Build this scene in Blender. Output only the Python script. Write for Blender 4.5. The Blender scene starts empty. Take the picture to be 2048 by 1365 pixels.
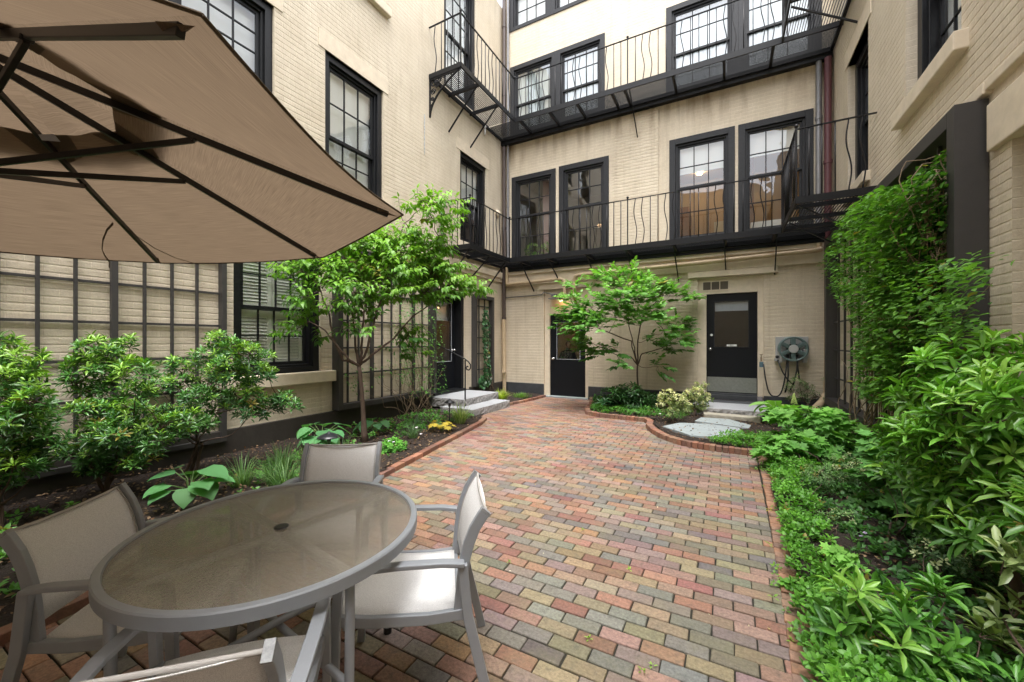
import bpy, bmesh, math, random
import numpy as np
from mathutils import Vector, Matrix

random.seed(7)
RNG = np.random.default_rng(7)
PI = math.pi
SC = bpy.context.scene
COL = SC.collection
EYE = 1.45
FPX = 796.0
TH = math.atan(431 / FPX)
SN, CS = math.sin(TH), math.cos(TH)
BY = 9.73          # courtyard face of the back building
LX = -5.56         # courtyard face of the left building
RX = 1.79          # courtyard face of the right building
TOPZ = 13.0


def at(u, v, f):
    """a place f metres ahead of the eye point, found from a photo pixel while surveying"""
    a = (u - 1024) / FPX
    b = (684 - v) / FPX
    return np.array([(-SN + CS * a) * f, (CS + SN * a) * f, EYE + b * f])


# ------------------------------------------------------------------ objects
OFF = {}


def tag(o, label=None, cat=None, group=None, kind=None):
    if label: o['label'] = label
    if cat: o['category'] = cat
    if group: o['group'] = group
    if kind: o['kind'] = kind
    return o


def thing(name, label, cat, loc=(0, 0, 0), group=None):
    o = bpy.data.objects.new(name, None)
    o.empty_display_size = 0.1
    COL.objects.link(o)
    o.location = loc
    OFF[o.name] = Vector(loc)
    return tag(o, label, cat, group)


class MB:
    def __init__(s):
        s.v = []; s.f = []; s.c = []

    def add(s, vs, fs, col=None):
        n = len(s.v)
        s.v.extend([tuple(p) for p in vs])
        s.f.extend([tuple(i + n for i in f) for f in fs])
        if col is not None:
            s.c.extend([col] * len(vs))
        return s

    def box(s, x0, y0, z0, x1, y1, z1, col=None):
        vs = [(x0, y0, z0), (x1, y0, z0), (x1, y1, z0), (x0, y1, z0), (x0, y0, z1), (x1, y0, z1), (x1, y1, z1), (x0, y1, z1)]
        return s.add(vs, [(0, 3, 2, 1), (4, 5, 6, 7), (0, 1, 5, 4), (1, 2, 6, 5), (2, 3, 7, 6), (3, 0, 4, 7)], col)

    def bar(s, p, q, w, h, up=(0, 0, 1), col=None):
        """square bar p->q, w across, h along up"""
        p = Vector(p); q = Vector(q); d = (q - p).normalized(); up = Vector(up)
        r = d.cross(up)
        if r.length < 1e-4: r = d.cross(Vector((1, 0, 0)))
        r.normalize(); u = r.cross(d).normalized()
        vs = []
        for e in (p, q):
            for a, b in ((-1, -1), (1, -1), (1, 1), (-1, 1)):
                vs.append(e + r * a * w / 2 + u * b * h / 2)
        return s.add(vs, [(0, 1, 2, 3), (7, 6, 5, 4), (0, 4, 5, 1), (1, 5, 6, 2), (2, 6, 7, 3), (3, 7, 4, 0)], col)

    def sweep(s, pts, w, h, side=(1, 0, 0), col=None):
        """rectangular bar along a polyline; w along `side`, h across it"""
        pts = [Vector(p) for p in pts]; side = Vector(side).normalized(); vs = []; n = len(pts)
        for i, p in enumerate(pts):
            t = (pts[min(i + 1, n - 1)] - pts[max(i - 1, 0)]).normalized()
            u = side.cross(t).normalized()
            for a, b in ((-1, -1), (1, -1), (1, 1), (-1, 1)):
                vs.append(p + side * a * w / 2 + u * b * h / 2)
        fs = [(3, 2, 1, 0), tuple(4 * (n - 1) + k for k in range(4))]
        for i in range(n - 1):
            for k in range(4):
                fs.append((4 * i + k, 4 * i + (k + 1) % 4, 4 * i + 4 + (k + 1) % 4, 4 * i + 4 + k))
        return s.add(vs, fs, col)

    def tube(s, pts, r, n=8, col=None, cap=True):
        pts = [Vector(p) for p in pts]; m = len(pts); vs = []
        rr = r if isinstance(r, (list, tuple)) else [r] * m
        ref = Vector((0, 0, 1))
        t0 = (pts[1] - pts[0]).normalized()
        if abs(t0.dot(ref)) > .9: ref = Vector((1, 0, 0))
        u = t0.cross(ref).normalized()
        for i, p in enumerate(pts):
            t = (pts[min(i + 1, m - 1)] - pts[max(i - 1, 0)]).normalized()
            u = (u - t * u.dot(t))
            if u.length < 1e-5: u = t.orthogonal()
            u.normalize(); w = t.cross(u)
            for k in range(n):
                a = 2 * PI * k / n
                vs.append(p + (u * math.cos(a) + w * math.sin(a)) * rr[i])
        fs = []
        for i in range(m - 1):
            for k in range(n):
                fs.append((i * n + k, i * n + (k + 1) % n, (i + 1) * n + (k + 1) % n, (i + 1) * n + k))
        if cap:
            fs.append(tuple(reversed(range(n)))); fs.append(tuple((m - 1) * n + k for k in range(n)))
        return s.add(vs, fs, col)

    def lathe(s, c, prof, n=24, axis='z', col=None):
        vs = []; m = len(prof)
        for r, h in prof:
            for k in range(n):
                a = 2 * PI * k / n
                x, y = r * math.cos(a), r * math.sin(a)
                if axis == 'z': vs.append((c[0] + x, c[1] + y, c[2] + h))
                elif axis == 'y': vs.append((c[0] + x, c[1] + h, c[2] + y))
                else: vs.append((c[0] + h, c[1] + x, c[2] + y))
        fs = []
        for i in range(m - 1):
            for k in range(n):
                fs.append((i * n + k, i * n + (k + 1) % n, (i + 1) * n + (k + 1) % n, (i + 1) * n + k))
        fs.append(tuple(reversed(range(n)))); fs.append(tuple((m - 1) * n + k for k in range(n)))
        return s.add(vs, fs, col)

    def ball(s, c, r, n=10, sz=1.0, col=None):
        prof = [(max(r * math.sin(PI * i / n), 1e-4), -r * sz * math.cos(PI * i / n)) for i in range(n + 1)]
        return s.lathe(c, prof, n + 2, col=col)

    def prism(s, poly, z0, z1, col=None):
        n = len(poly)
        vs = [(x, y, z0) for x, y in poly] + [(x, y, z1) for x, y in poly]
        fs = [tuple(reversed(range(n))), tuple(range(n, 2 * n))]
        fs += [(i, (i + 1) % n, n + (i + 1) % n, n + i) for i in range(n)]
        return s.add(vs, fs, col)


def build(name, mb, mat, parent=None, smooth=False, bevel=0, seg=2, label=None, weld=False):
    off = OFF[parent.name] if parent is not None else Vector((0, 0, 0))
    me = bpy.data.meshes.new(name)
    vs = [(v[0] - off[0], v[1] - off[1], v[2] - off[2]) for v in mb.v]
    me.from_pydata(vs, [], mb.f)
    bm = bmesh.new(); bm.from_mesh(me); bmesh.ops.recalc_face_normals(bm, faces=bm.faces); bm.to_mesh(me); bm.free()
    if mb.c and len(mb.c) == len(mb.v):
        at_ = me.color_attributes.new('Col', 'FLOAT_COLOR', 'POINT')
        at_.data.foreach_set('color', np.array([(c[0], c[1], c[2], 1.0) for c in mb.c], dtype=np.float32).ravel())
    if mat: me.materials.append(mat)
    o = bpy.data.objects.new(name, me)
    COL.objects.link(o)
    if parent is not None: o.parent = parent
    OFF[o.name] = off
    if smooth:
        me.polygons.foreach_set('use_smooth', [True] * len(me.polygons))
    if bevel:
        b = o.modifiers.new('bevel', 'BEVEL'); b.width = bevel; b.segments = seg; b.limit_method = 'ANGLE'; b.angle_limit = math.radians(40)
        if smooth: b.harden_normals = False
    if label: o['label'] = label
    return o


def npmesh(name, V, faces_counts, loops, mat, parent=None, col=None, smooth=True):
    off = np.array(OFF[parent.name]) if parent is not None else np.zeros(3)
    me = bpy.data.meshes.new(name)
    V = (V - off).astype(np.float32)
    me.vertices.add(len(V)); me.vertices.foreach_set('co', V.ravel())
    me.loops.add(len(loops)); me.loops.foreach_set('vertex_index', loops.astype(np.int32))
    me.polygons.add(len(faces_counts))
    starts = np.concatenate([[0], np.cumsum(faces_counts)[:-1]]).astype(np.int32)
    me.polygons.foreach_set('loop_start', starts)
    me.polygons.foreach_set('loop_total', faces_counts.astype(np.int32))
    me.update(calc_edges=True)
    if col is not None:
        a = me.color_attributes.new('Col', 'FLOAT_COLOR', 'POINT')
        c4 = np.ones((len(V), 4), dtype=np.float32); c4[:, :3] = col
        a.data.foreach_set('color', c4.ravel())
    if smooth: me.polygons.foreach_set('use_smooth', [True] * len(me.polygons))
    me.materials.append(mat)
    o = bpy.data.objects.new(name, me); COL.objects.link(o)
    if parent is not None: o.parent = parent
    OFF[o.name] = Vector(off)
    return o


# ------------------------------------------------------------------ materials
def newmat(name):
    m = bpy.data.materials.new(name); m.use_nodes = True
    nt = m.node_tree; b = nt.nodes['Principled BSDF']
    return m, nt, b


def ln(nt, a, b): nt.links.new(a, b)


def simple(name, col, rough=.5, metal=0, noise=0.0, nscale=30, bump=0.0, spec=.5, emit=None, es=0, coordsrc='Object', stretch=(1, 1, 1)):
    m, nt, b = newmat(name)
    b.inputs['Base Color'].default_value = (*col, 1)
    b.inputs['Roughness'].default_value = rough
    b.inputs['Metallic'].default_value = metal
    b.inputs['Specular IOR Level'].default_value = spec
    if emit:
        b.inputs['Emission Color'].default_value = (*emit, 1); b.inputs['Emission Strength'].default_value = es
    if noise or bump:
        tc = nt.nodes.new('ShaderNodeTexCoord'); mp = nt.nodes.new('ShaderNodeMapping'); mp.inputs['Scale'].default_value = stretch
        ln(nt, tc.outputs[coordsrc], mp.inputs[0])
        n = nt.nodes.new('ShaderNodeTexNoise'); n.inputs['Scale'].default_value = nscale; n.inputs['Detail'].default_value = 6
        n.inputs['Roughness'].default_value = .65
        ln(nt, mp.outputs[0], n.inputs['Vector'])
        if noise:
            r = nt.nodes.new('ShaderNodeMapRange'); r.inputs[1].default_value = .25; r.inputs[2].default_value = .75
            r.inputs[3].default_value = 1 - noise; r.inputs[4].default_value = 1 + noise
            ln(nt, n.outputs['Fac'], r.inputs[0])
            mx = nt.nodes.new('ShaderNodeVectorMath'); mx.operation = 'SCALE'; mx.inputs[0].default_value = col
            ln(nt, r.outputs[0], mx.inputs['Scale']); ln(nt, mx.outputs[0], b.inputs['Base Color'])
        if bump:
            bp = nt.nodes.new('ShaderNodeBump'); bp.inputs['Strength'].default_value = 1; bp.inputs['Distance'].default_value = bump
            ln(nt, n.outputs['Fac'], bp.inputs['Height']); ln(nt, bp.outputs[0], b.inputs['Normal'])
    return m


def brick_paint(name, col, axis, joint=.0025, stain=0.0, rough=.55, dark=.82):
    """cream masonry paint over brick: brick relief, waviness, grime and (on the back wall) rust runs"""
    m, nt, b = newmat(name)
    N = nt.nodes
    tc = N.new('ShaderNodeTexCoord'); sep = N.new('ShaderNodeSeparateXYZ'); ln(nt, tc.outputs['Object'], sep.inputs[0])
    cmb = N.new('ShaderNodeCombineXYZ')
    ln(nt, sep.outputs['X' if axis == 'x' else 'Y'], cmb.inputs[0]); ln(nt, sep.outputs['Z'], cmb.inputs[1])
    br = N.new('ShaderNodeTexBrick'); br.offset = .5
    br.inputs['Scale'].default_value = 1; br.inputs['Brick Width'].default_value = .215; br.inputs['Row Height'].default_value = .075
    br.inputs['Mortar Size'].default_value = .006; br.inputs['Mortar Smooth'].default_value = .6
    br.inputs['Color1'].default_value = (1, 1, 1, 1); br.inputs['Color2'].default_value = (.75, .75, .75, 1); br.inputs['Mortar'].default_value = (0, 0, 0, 1)
    ln(nt, cmb.outputs[0], br.inputs['Vector'])
    n1 = N.new('ShaderNodeTexNoise'); n1.inputs['Scale'].default_value = 9; n1.inputs['Detail'].default_value = 8; n1.inputs['Roughness'].default_value = .6
    ln(nt, tc.outputs['Object'], n1.inputs['Vector'])
    n2 = N.new('ShaderNodeTexNoise'); n2.inputs['Scale'].default_value = 60; n2.inputs['Detail'].default_value = 4
    ln(nt, tc.outputs['Object'], n2.inputs['Vector'])
    b1 = N.new('ShaderNodeBump'); b1.inputs['Distance'].default_value = joint; b1.inputs['Strength'].default_value = .9
    ln(nt, br.outputs['Color'], b1.inputs['Height'])
    b2 = N.new('ShaderNodeBump'); b2.inputs['Distance'].default_value = .012; b2.inputs['Strength'].default_value = .8
    ln(nt, n1.outputs['Fac'], b2.inputs['Height']); ln(nt, b1.outputs[0], b2.inputs['Normal'])
    b3 = N.new('ShaderNodeBump'); b3.inputs['Distance'].default_value = .0025; b3.inputs['Strength'].default_value = .8
    ln(nt, n2.outputs['Fac'], b3.inputs['Height']); ln(nt, b2.outputs[0], b3.inputs['Normal'])
    ln(nt, b3.outputs[0], b.inputs['Normal'])
    # grime
    n3 = N.new('ShaderNodeTexNoise'); n3.inputs['Scale'].default_value = 1.3; n3.inputs['Detail'].default_value = 10; n3.inputs['Roughness'].default_value = .7
    ln(nt, tc.outputs['Object'], n3.inputs['Vector'])
    r3 = N.new('ShaderNodeMapRange'); r3.inputs[1].default_value = .35; r3.inputs[2].default_value = .75; ln(nt, n3.outputs['Fac'], r3.inputs[0])
    mx = N.new('ShaderNodeMix'); mx.data_type = 'RGBA'
    mx.inputs['A'].default_value = (*col, 1); mx.inputs['B'].default_value = (col[0] * dark, col[1] * dark * .97, col[2] * dark * .92, 1)
    ln(nt, r3.outputs[0], mx.inputs['Factor'])
    # fine speckle
    r4 = N.new('ShaderNodeMapRange'); r4.inputs[1].default_value = .3; r4.inputs[2].default_value = .7; r4.inputs[3].default_value = .93; r4.inputs[4].default_value = 1.05
    ln(nt, n2.outputs['Fac'], r4.inputs[0])
    vm = N.new('ShaderNodeVectorMath'); vm.operation = 'SCALE'; ln(nt, mx.outputs['Result'], vm.inputs[0]); ln(nt, r4.outputs[0], vm.inputs['Scale'])
    out = vm.outputs[0]
    # slight difference between painted bricks, flaked spots
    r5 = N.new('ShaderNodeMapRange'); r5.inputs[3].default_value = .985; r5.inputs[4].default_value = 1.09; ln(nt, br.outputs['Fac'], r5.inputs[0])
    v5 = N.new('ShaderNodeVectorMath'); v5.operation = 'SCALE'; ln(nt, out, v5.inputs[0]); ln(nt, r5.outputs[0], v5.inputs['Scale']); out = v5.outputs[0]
    nf = N.new('ShaderNodeTexNoise'); nf.inputs['Scale'].default_value = 5.5; nf.inputs['Detail'].default_value = 12; nf.inputs['Roughness'].default_value = .8; ln(nt, tc.outputs['Object'], nf.inputs['Vector'])
    rf_ = N.new('ShaderNodeMapRange'); rf_.inputs[1].default_value = .68; rf_.inputs[2].default_value = .74; rf_.inputs[4].default_value = .5; ln(nt, nf.outputs['Fac'], rf_.inputs[0])
    mf = N.new('ShaderNodeMix'); mf.data_type = 'RGBA'; ln(nt, rf_.outputs[0], mf.inputs['Factor']); ln(nt, out, mf.inputs['A']); mf.inputs['B'].default_value = (.33, .26, .19, 1); out = mf.outputs['Result']
    mpv = N.new('ShaderNodeMapping'); mpv.inputs['Scale'].default_value = (7, 7, .45); ln(nt, tc.outputs['Object'], mpv.inputs[0])
    nv = N.new('ShaderNodeTexNoise'); nv.inputs['Scale'].default_value = 1; nv.inputs['Detail'].default_value = 7; nv.inputs['Roughness'].default_value = .65; ln(nt, mpv.outputs[0], nv.inputs['Vector'])
    rv = N.new('ShaderNodeMapRange'); rv.inputs[1].default_value = .52; rv.inputs[2].default_value = .78; rv.inputs[4].default_value = .55; ln(nt, nv.outputs['Fac'], rv.inputs[0])
    mv = N.new('ShaderNodeMix'); mv.data_type = 'RGBA'; ln(nt, rv.outputs[0], mv.inputs['Factor']); ln(nt, out, mv.inputs['A']); mv.inputs['B'].default_value = (.42, .34, .24, 1); out = mv.outputs['Result']
    if stain:
        mp = N.new('ShaderNodeMapping'); mp.inputs['Scale'].default_value = (2.3, 1, .35); ln(nt, tc.outputs['Object'], mp.inputs[0])
        ns = N.new('ShaderNodeTexNoise'); ns.inputs['Scale'].default_value = 1.6; ns.inputs['Detail'].default_value = 5; ln(nt, mp.outputs[0], ns.inputs['Vector'])
        rs = N.new('ShaderNodeMapRange'); rs.inputs[1].default_value = .48; rs.inputs[2].default_value = .66; ln(nt, ns.outputs['Fac'], rs.inputs[0])
        tot = None
        for zt, zl in ((6.9, .75), (3.3, .45)):
            ra = N.new('ShaderNodeMapRange'); ra.inputs[1].default_value = zt - zl; ra.inputs[2].default_value = zt; ln(nt, sep.outputs['Z'], ra.inputs[0])
            rb = N.new('ShaderNodeMapRange'); rb.inputs[1].default_value = zt + .02; rb.inputs[2].default_value = zt + .08; rb.inputs[3].default_value = 1; rb.inputs[4].default_value = 0
            ln(nt, sep.outputs['Z'], rb.inputs[0])
            mm = N.new('ShaderNodeMath'); mm.operation = 'MULTIPLY'; ln(nt, ra.outputs[0], mm.inputs[0]); ln(nt, rb.outputs[0], mm.inputs[1])
            if tot is None: tot = mm
            else:
                ad = N.new('ShaderNodeMath'); ad.operation = 'ADD'; ln(nt, tot.outputs[0], ad.inputs[0]); ln(nt, mm.outputs[0], ad.inputs[1]); tot = ad
        m2 = N.new('ShaderNodeMath'); m2.operation = 'MULTIPLY'; ln(nt, tot.outputs[0], m2.inputs[0]); ln(nt, rs.outputs[0], m2.inputs[1])
        m3 = N.new('ShaderNodeMath'); m3.operation = 'MULTIPLY'; m3.inputs[1].default_value = stain; ln(nt, m2.outputs[0], m3.inputs[0])
        mz = N.new('ShaderNodeMix'); mz.data_type = 'RGBA'; ln(nt, m3.outputs[0], mz.inputs['Factor']); ln(nt, out, mz.inputs['A'])
        mz.inputs['B'].default_value = (.2, .12, .055, 1); out = mz.outputs['Result']
    ln(nt, out, b.inputs['Base Color'])
    b.inputs['Roughness'].default_value = rough
    b.inputs['Specular IOR Level'].default_value = .3
    return m


def vcol_mat(name, rough=.6, trans=0.0, bump=0.0, nscale=60, noise=0.0, spec=.4, moss=0.0):
    m, nt, b = newmat(name); N = nt.nodes
    a = N.new('ShaderNodeVertexColor'); a.layer_name = 'Col'
    out = a.outputs['Color']
    tc = N.new('ShaderNodeTexCoord')
    if noise or bump:
        n = N.new('ShaderNodeTexNoise'); n.inputs['Scale'].default_value = nscale; n.inputs['Detail'].default_value = 8; n.inputs['Roughness'].default_value = .7
        ln(nt, tc.outputs['Object'], n.inputs['Vector'])
    if noise:
        r = N.new('ShaderNodeMapRange'); r.inputs[1].default_value = .3; r.inputs[2].default_value = .7; r.inputs[3].default_value = 1 - noise; r.inputs[4].default_value = 1 + noise
        ln(nt, n.outputs['Fac'], r.inputs[0])
        vm = N.new('ShaderNodeVectorMath'); vm.operation = 'SCALE'; ln(nt, out, vm.inputs[0]); ln(nt, r.outputs[0], vm.inputs['Scale']); out = vm.outputs[0]
    if moss:
        n2 = N.new('ShaderNodeTexNoise'); n2.inputs['Scale'].default_value = 2.2; n2.inputs['Detail'].default_value = 9; n2.inputs['Roughness'].default_value = .75
        ln(nt, tc.outputs['Object'], n2.inputs['Vector'])
        r2 = N.new('ShaderNodeMapRange'); r2.inputs[1].default_value = .5; r2.inputs[2].default_value = .7; r2.inputs[4].default_value = moss; ln(nt, n2.outputs['Fac'], r2.inputs[0])
        mx = N.new('ShaderNodeMix'); mx.data_type = 'RGBA'; ln(nt, r2.outputs[0], mx.inputs['Factor']); ln(nt, out, mx.inputs['A']); mx.inputs['B'].default_value = (.2, .19, .1, 1)
        out = mx.outputs['Result']
        for sc_, lo_, hi_, cl_, am_ in ((17, .52, .72, (.075, .07, .06, 1), .75), (33, .6, .7, (.34, .30, .24, 1), .5), (6, .58, .75, (.11, .10, .075, 1), .6)):
            nq = N.new('ShaderNodeTexNoise'); nq.inputs['Scale'].default_value = sc_; nq.inputs['Detail'].default_value = 10; nq.inputs['Roughness'].default_value = .75; ln(nt, tc.outputs['Object'], nq.inputs['Vector'])
            rq = N.new('ShaderNodeMapRange'); rq.inputs[1].default_value = lo_; rq.inputs[2].default_value = hi_; rq.inputs[4].default_value = am_; ln(nt, nq.outputs['Fac'], rq.inputs[0])
            mq = N.new('ShaderNodeMix'); mq.data_type = 'RGBA'; ln(nt, rq.outputs[0], mq.inputs['Factor']); ln(nt, out, mq.inputs['A']); mq.inputs['B'].default_value = cl_; out = mq.outputs['Result']
    if bump:
        bp = N.new('ShaderNodeBump'); bp.inputs['Distance'].default_value = bump; bp.inputs['Strength'].default_value = 1
        ln(nt, n.outputs['Fac'], bp.inputs['Height']); ln(nt, bp.outputs[0], b.inputs['Normal'])
    ln(nt, out, b.inputs['Base Color'])
    b.inputs['Roughness'].default_value = rough; b.inputs['Specular IOR Level'].default_value = spec
    if trans:
        tr = N.new('ShaderNodeBsdfTranslucent')
        g = N.new('ShaderNodeVectorMath'); g.operation = 'MULTIPLY'; g.inputs[1].default_value = (1.25, 1.35, .5); ln(nt, out, g.inputs[0]); ln(nt, g.outputs[0], tr.inputs['Color'])
        ms = N.new('ShaderNodeMixShader'); ms.inputs[0].default_value = trans
        ln(nt, b.outputs[0], ms.inputs[1]); ln(nt, tr.outputs[0], ms.inputs[2]); ln(nt, ms.outputs[0], N['Material Output'].inputs['Surface'])
    return m


def schlick(nt, f0, normal=None):
    N = nt.nodes; lw = N.new('ShaderNodeLayerWeight'); lw.inputs['Blend'].default_value = .5
    if normal is not None: ln(nt, normal, lw.inputs['Normal'])
    p = N.new('ShaderNodeMath'); p.operation = 'POWER'; p.inputs[1].default_value = 5; ln(nt, lw.outputs['Facing'], p.inputs[0])
    m = N.new('ShaderNodeMath'); m.operation = 'MULTIPLY_ADD'; m.inputs[1].default_value = 1 - f0; m.inputs[2].default_value = f0; ln(nt, p.outputs[0], m.inputs[0])
    return m


def glass_mat(name, tint=(.8, .85, .84), wave=.0008, boost=1.0):
    m, nt, b = newmat(name); N = nt.nodes; N.remove(b)
    tr = N.new('ShaderNodeBsdfTransparent'); tr.inputs[0].default_value = (*tint, 1)
    gl = N.new('ShaderNodeBsdfGlossy'); gl.inputs['Roughness'].default_value = .01; gl.inputs['Color'].default_value = (.95, .97, 1, 1)
    fr = schlick(nt, .046)
    tc = N.new('ShaderNodeTexCoord'); n = N.new('ShaderNodeTexNoise'); n.inputs['Scale'].default_value = 2.2; n.inputs['Detail'].default_value = 1
    ln(nt, tc.outputs['Object'], n.inputs['Vector'])
    bp = N.new('ShaderNodeBump'); bp.inputs['Distance'].default_value = wave * 8; ln(nt, n.outputs['Fac'], bp.inputs['Height']); ln(nt, bp.outputs[0], gl.inputs['Normal'])
    mu = N.new('ShaderNodeMath'); mu.operation = 'MULTIPLY'; mu.inputs[1].default_value = boost; mu.use_clamp = True; ln(nt, fr.outputs[0], mu.inputs[0])
    mx = N.new('ShaderNodeMixShader'); ln(nt, mu.outputs[0], mx.inputs[0]); ln(nt, tr.outputs[0], mx.inputs[1]); ln(nt, gl.outputs[0], mx.inputs[2])
    ln(nt, mx.outputs[0], N['Material Output'].inputs['Surface'])
    return m


M = {}
CREAM = (.62, .50, .355)
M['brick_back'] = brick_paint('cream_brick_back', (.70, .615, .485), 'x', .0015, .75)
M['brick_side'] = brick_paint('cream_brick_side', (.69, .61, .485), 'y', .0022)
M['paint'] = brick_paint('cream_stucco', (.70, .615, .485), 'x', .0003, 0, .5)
M['stone'] = simple('cream_stone', (.67, .58, .45), .7, 0, .12, 7, .004)
M['pipe_cream'] = simple('cream_pipe_paint', (.52, .40, .26), .45, 0, .1, 12, .001)
M['plinth'] = simple('grey_plinth_paint', (.045, .048, .054), .6, 0, .25, 6, .006)
M['plinth_brown'] = simple('brown_plinth_paint', (.04, .034, .029), .65, 0, .2, 6, .006)
M['frame'] = simple('charcoal_window_paint', (.021, .022, .025), .5, 0, .25, 25, .0015, spec=.3)
M['frame_side'] = simple('black_window_paint', (.010, .0105, .012), .4, 0, .3, 25, .0015, spec=.3)
M['door'] = simple('black_door_paint', (.008, .009, .0115), .42, 0, .3, 40, .001, spec=.25, stretch=(4, 4, .5))
M['iron'] = simple('black_iron', (.006, .0065, .008), .45, 0, .35, 20, .002, spec=.3)
M['iron_rail'] = simple('black_rail_paint', (.010, .010, .012), .4, 0, .2, 20, .001, spec=.3)
M['trellis'] = simple('brown_grey_trellis_paint', (.042, .039, .038), .55, 0, .12, 12, .001)
M['alu'] = simple('grey_painted_aluminium', (.30, .32, .35), .42, .2, .05, 20, .0)
M['chrome'] = simple('brushed_steel', (.6, .6, .6), .25, 1)
M['kick'] = simple('dull_steel_kick_plate', (.32, .33, .31), .45, .8, .15, 30)
M['granite'] = simple('grey_granite', (.33, .34, .36), .7, 0, .3, 90, .003)
M['granite_rough'] = simple('rough_granite', (.26, .25, .245), .85, 0, .5, 22, .03)
M['slate'] = simple('bluestone_slab', (.30, .34, .35), .7, 0, .12, 9, .004)
M['concrete'] = simple('old_concrete', (.36, .33, .27), .85, 0, .2, 20, .006)
M['soil'] = simple('bark_mulch_soil', (.034, .022, .016), .95, 0, .6, 38, .05)
M['bark'] = simple('brown_bark', (.085, .055, .04), .85, 0, .35, 30, .01, stretch=(1, 1, .3))
M['bark_dark'] = simple('dark_bark', (.07, .05, .035), .85, 0, .35, 40, .008)
M['vine_stem'] = simple('pale_vine_stem', (.25, .18, .12), .8, 0, .3, 40, .004)
M['glass'] = glass_mat('window_glass', (.95, .97, .96), boost=2.6)
M['glass_top'] = glass_mat('upper_window_glass', boost=5.0)
M['blind'] = simple('white_blind', (.86, .86, .84), .6)
M['curtain'] = simple('white_curtain', (.88, .89, .9), .8)
M['wood_dark'] = simple('stained_wood', (.20, .08, .03), .5, 0, .2, 10)
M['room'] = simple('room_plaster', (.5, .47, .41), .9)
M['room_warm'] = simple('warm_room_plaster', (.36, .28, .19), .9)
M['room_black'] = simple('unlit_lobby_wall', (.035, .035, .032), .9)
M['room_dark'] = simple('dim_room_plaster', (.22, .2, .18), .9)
M['lamp_on'] = simple('lamp_glow', (1, .8, .5), .5, 0, emit=(1, .7, .36), es=26)
M['lamp_soft'] = simple('soft_lamp_glow', (1, .8, .5), .5, 0, emit=(1, .55, .22), es=7)
M['green_leaf'] = vcol_mat('leaf', .42, .32)
M['gloss_leaf'] = vcol_mat('glossy_leaf', .3, .22, spec=.5)
M['needle'] = vcol_mat('matt_leaf', .6, .3)
M['patio_brick'] = vcol_mat('paving_brick', .62, 0, .004, 60, .38, .35, .5)
M['edge_brick'] = vcol_mat('edging_brick', .75, 0, .003, 50, .2, .35, .3)
M['pipe_brown'] = simple('brown_pipe_paint', (.07, .05, .045), .45, 0, .2, 15)
M['pipe_grey'] = simple('grey_pipe_metal', (.22, .22, .23), .4, .4, .15, 12)
M['pipe_maroon'] = simple('maroon_pipe_paint', (.11, .035, .042), .4, 0, .2, 15, .001)
M['rubber'] = simple('black_rubber', (.012, .012, .013), .45)
M['reel_green'] = simple('green_reel_plastic', (.10, .15, .145), .5, 0, .15, 20)
M['reel_grey'] = simple('grey_reel_plastic', (.38, .38, .37), .55)
M['white'] = simple('white_plastic', (.7, .7, .68), .5)
M['black_plastic'] = simple('black_lamp_metal', (.02, .021, .025), .3)
M['skin'] = simple('skin', (.35, .19, .13), .55)
M['shirt'] = simple('dark_shirt', (.012, .013, .016), .85)
M['hair'] = simple('dark_hair', (.015, .01, .008), .6)
M['petal'] = simple('white_petal', (.8, .78, .82), .6)

# umbrella cloth: woven acrylic that lets light through
def cloth(name, col, tcol, tr, sc=(1, 1, 1), k=350, weave=.0006):
    m, nt, b = newmat(name); N = nt.nodes
    tc = N.new('ShaderNodeTexCoord'); mp = N.new('ShaderNodeMapping'); mp.inputs['Scale'].default_value = sc; ln(nt, tc.outputs['UV' if sc != (1, 1, 1) else 'Object'], mp.inputs[0])
    n = N.new('ShaderNodeTexNoise'); n.inputs['Scale'].default_value = k; n.inputs['Detail'].default_value = 3; ln(nt, mp.outputs[0], n.inputs['Vector'])
    r = N.new('ShaderNodeMapRange'); r.inputs[1].default_value = .25; r.inputs[2].default_value = .75; r.inputs[3].default_value = .72; r.inputs[4].default_value = 1.28; ln(nt, n.outputs['Fac'], r.inputs[0])
    v = N.new('ShaderNodeVectorMath'); v.operation = 'SCALE'; v.inputs[0].default_value = col; ln(nt, r.outputs[0], v.inputs['Scale']); ln(nt, v.outputs[0], b.inputs['Base Color'])
    v2 = N.new('ShaderNodeVectorMath'); v2.operation = 'SCALE'; v2.inputs[0].default_value = tcol; ln(nt, r.outputs[0], v2.inputs['Scale'])
    t = N.new('ShaderNodeBsdfTranslucent'); ln(nt, v2.outputs[0], t.inputs['Color'])
    b.inputs['Roughness'].default_value = .85; b.inputs['Specular IOR Level'].default_value = .15
    bp = N.new('ShaderNodeBump'); bp.inputs['Distance'].default_value = weave; ln(nt, n.outputs['Fac'], bp.inputs['Height']); ln(nt, bp.outputs[0], b.inputs['Normal'])
    ms = N.new('ShaderNodeMixShader'); ms.inputs[0].default_value = tr; ln(nt, b.outputs[0], ms.inputs[1]); ln(nt, t.outputs[0], ms.inputs[2]); ln(nt, ms.outputs[0], N['Material Output'].inputs['Surface'])
    return m

M['canopy'] = cloth('umbrella_cloth', (.185, .146, .106), (.21, .152, .102), .42, (7, 420, 1), 1.0, .0008)
M['canopy2'] = cloth('umbrella_reinforcement_cloth', (.12, .09, .06), (.12, .08, .045), .3)
M['sling'] = cloth('sling_mesh_fabric', (.82, .82, .82), (.6, .58, .56), .15, (1, 1, 1), 500)
M['sling_edge'] = simple('sling_hem', (.42, .40, .38), .8)

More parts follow.
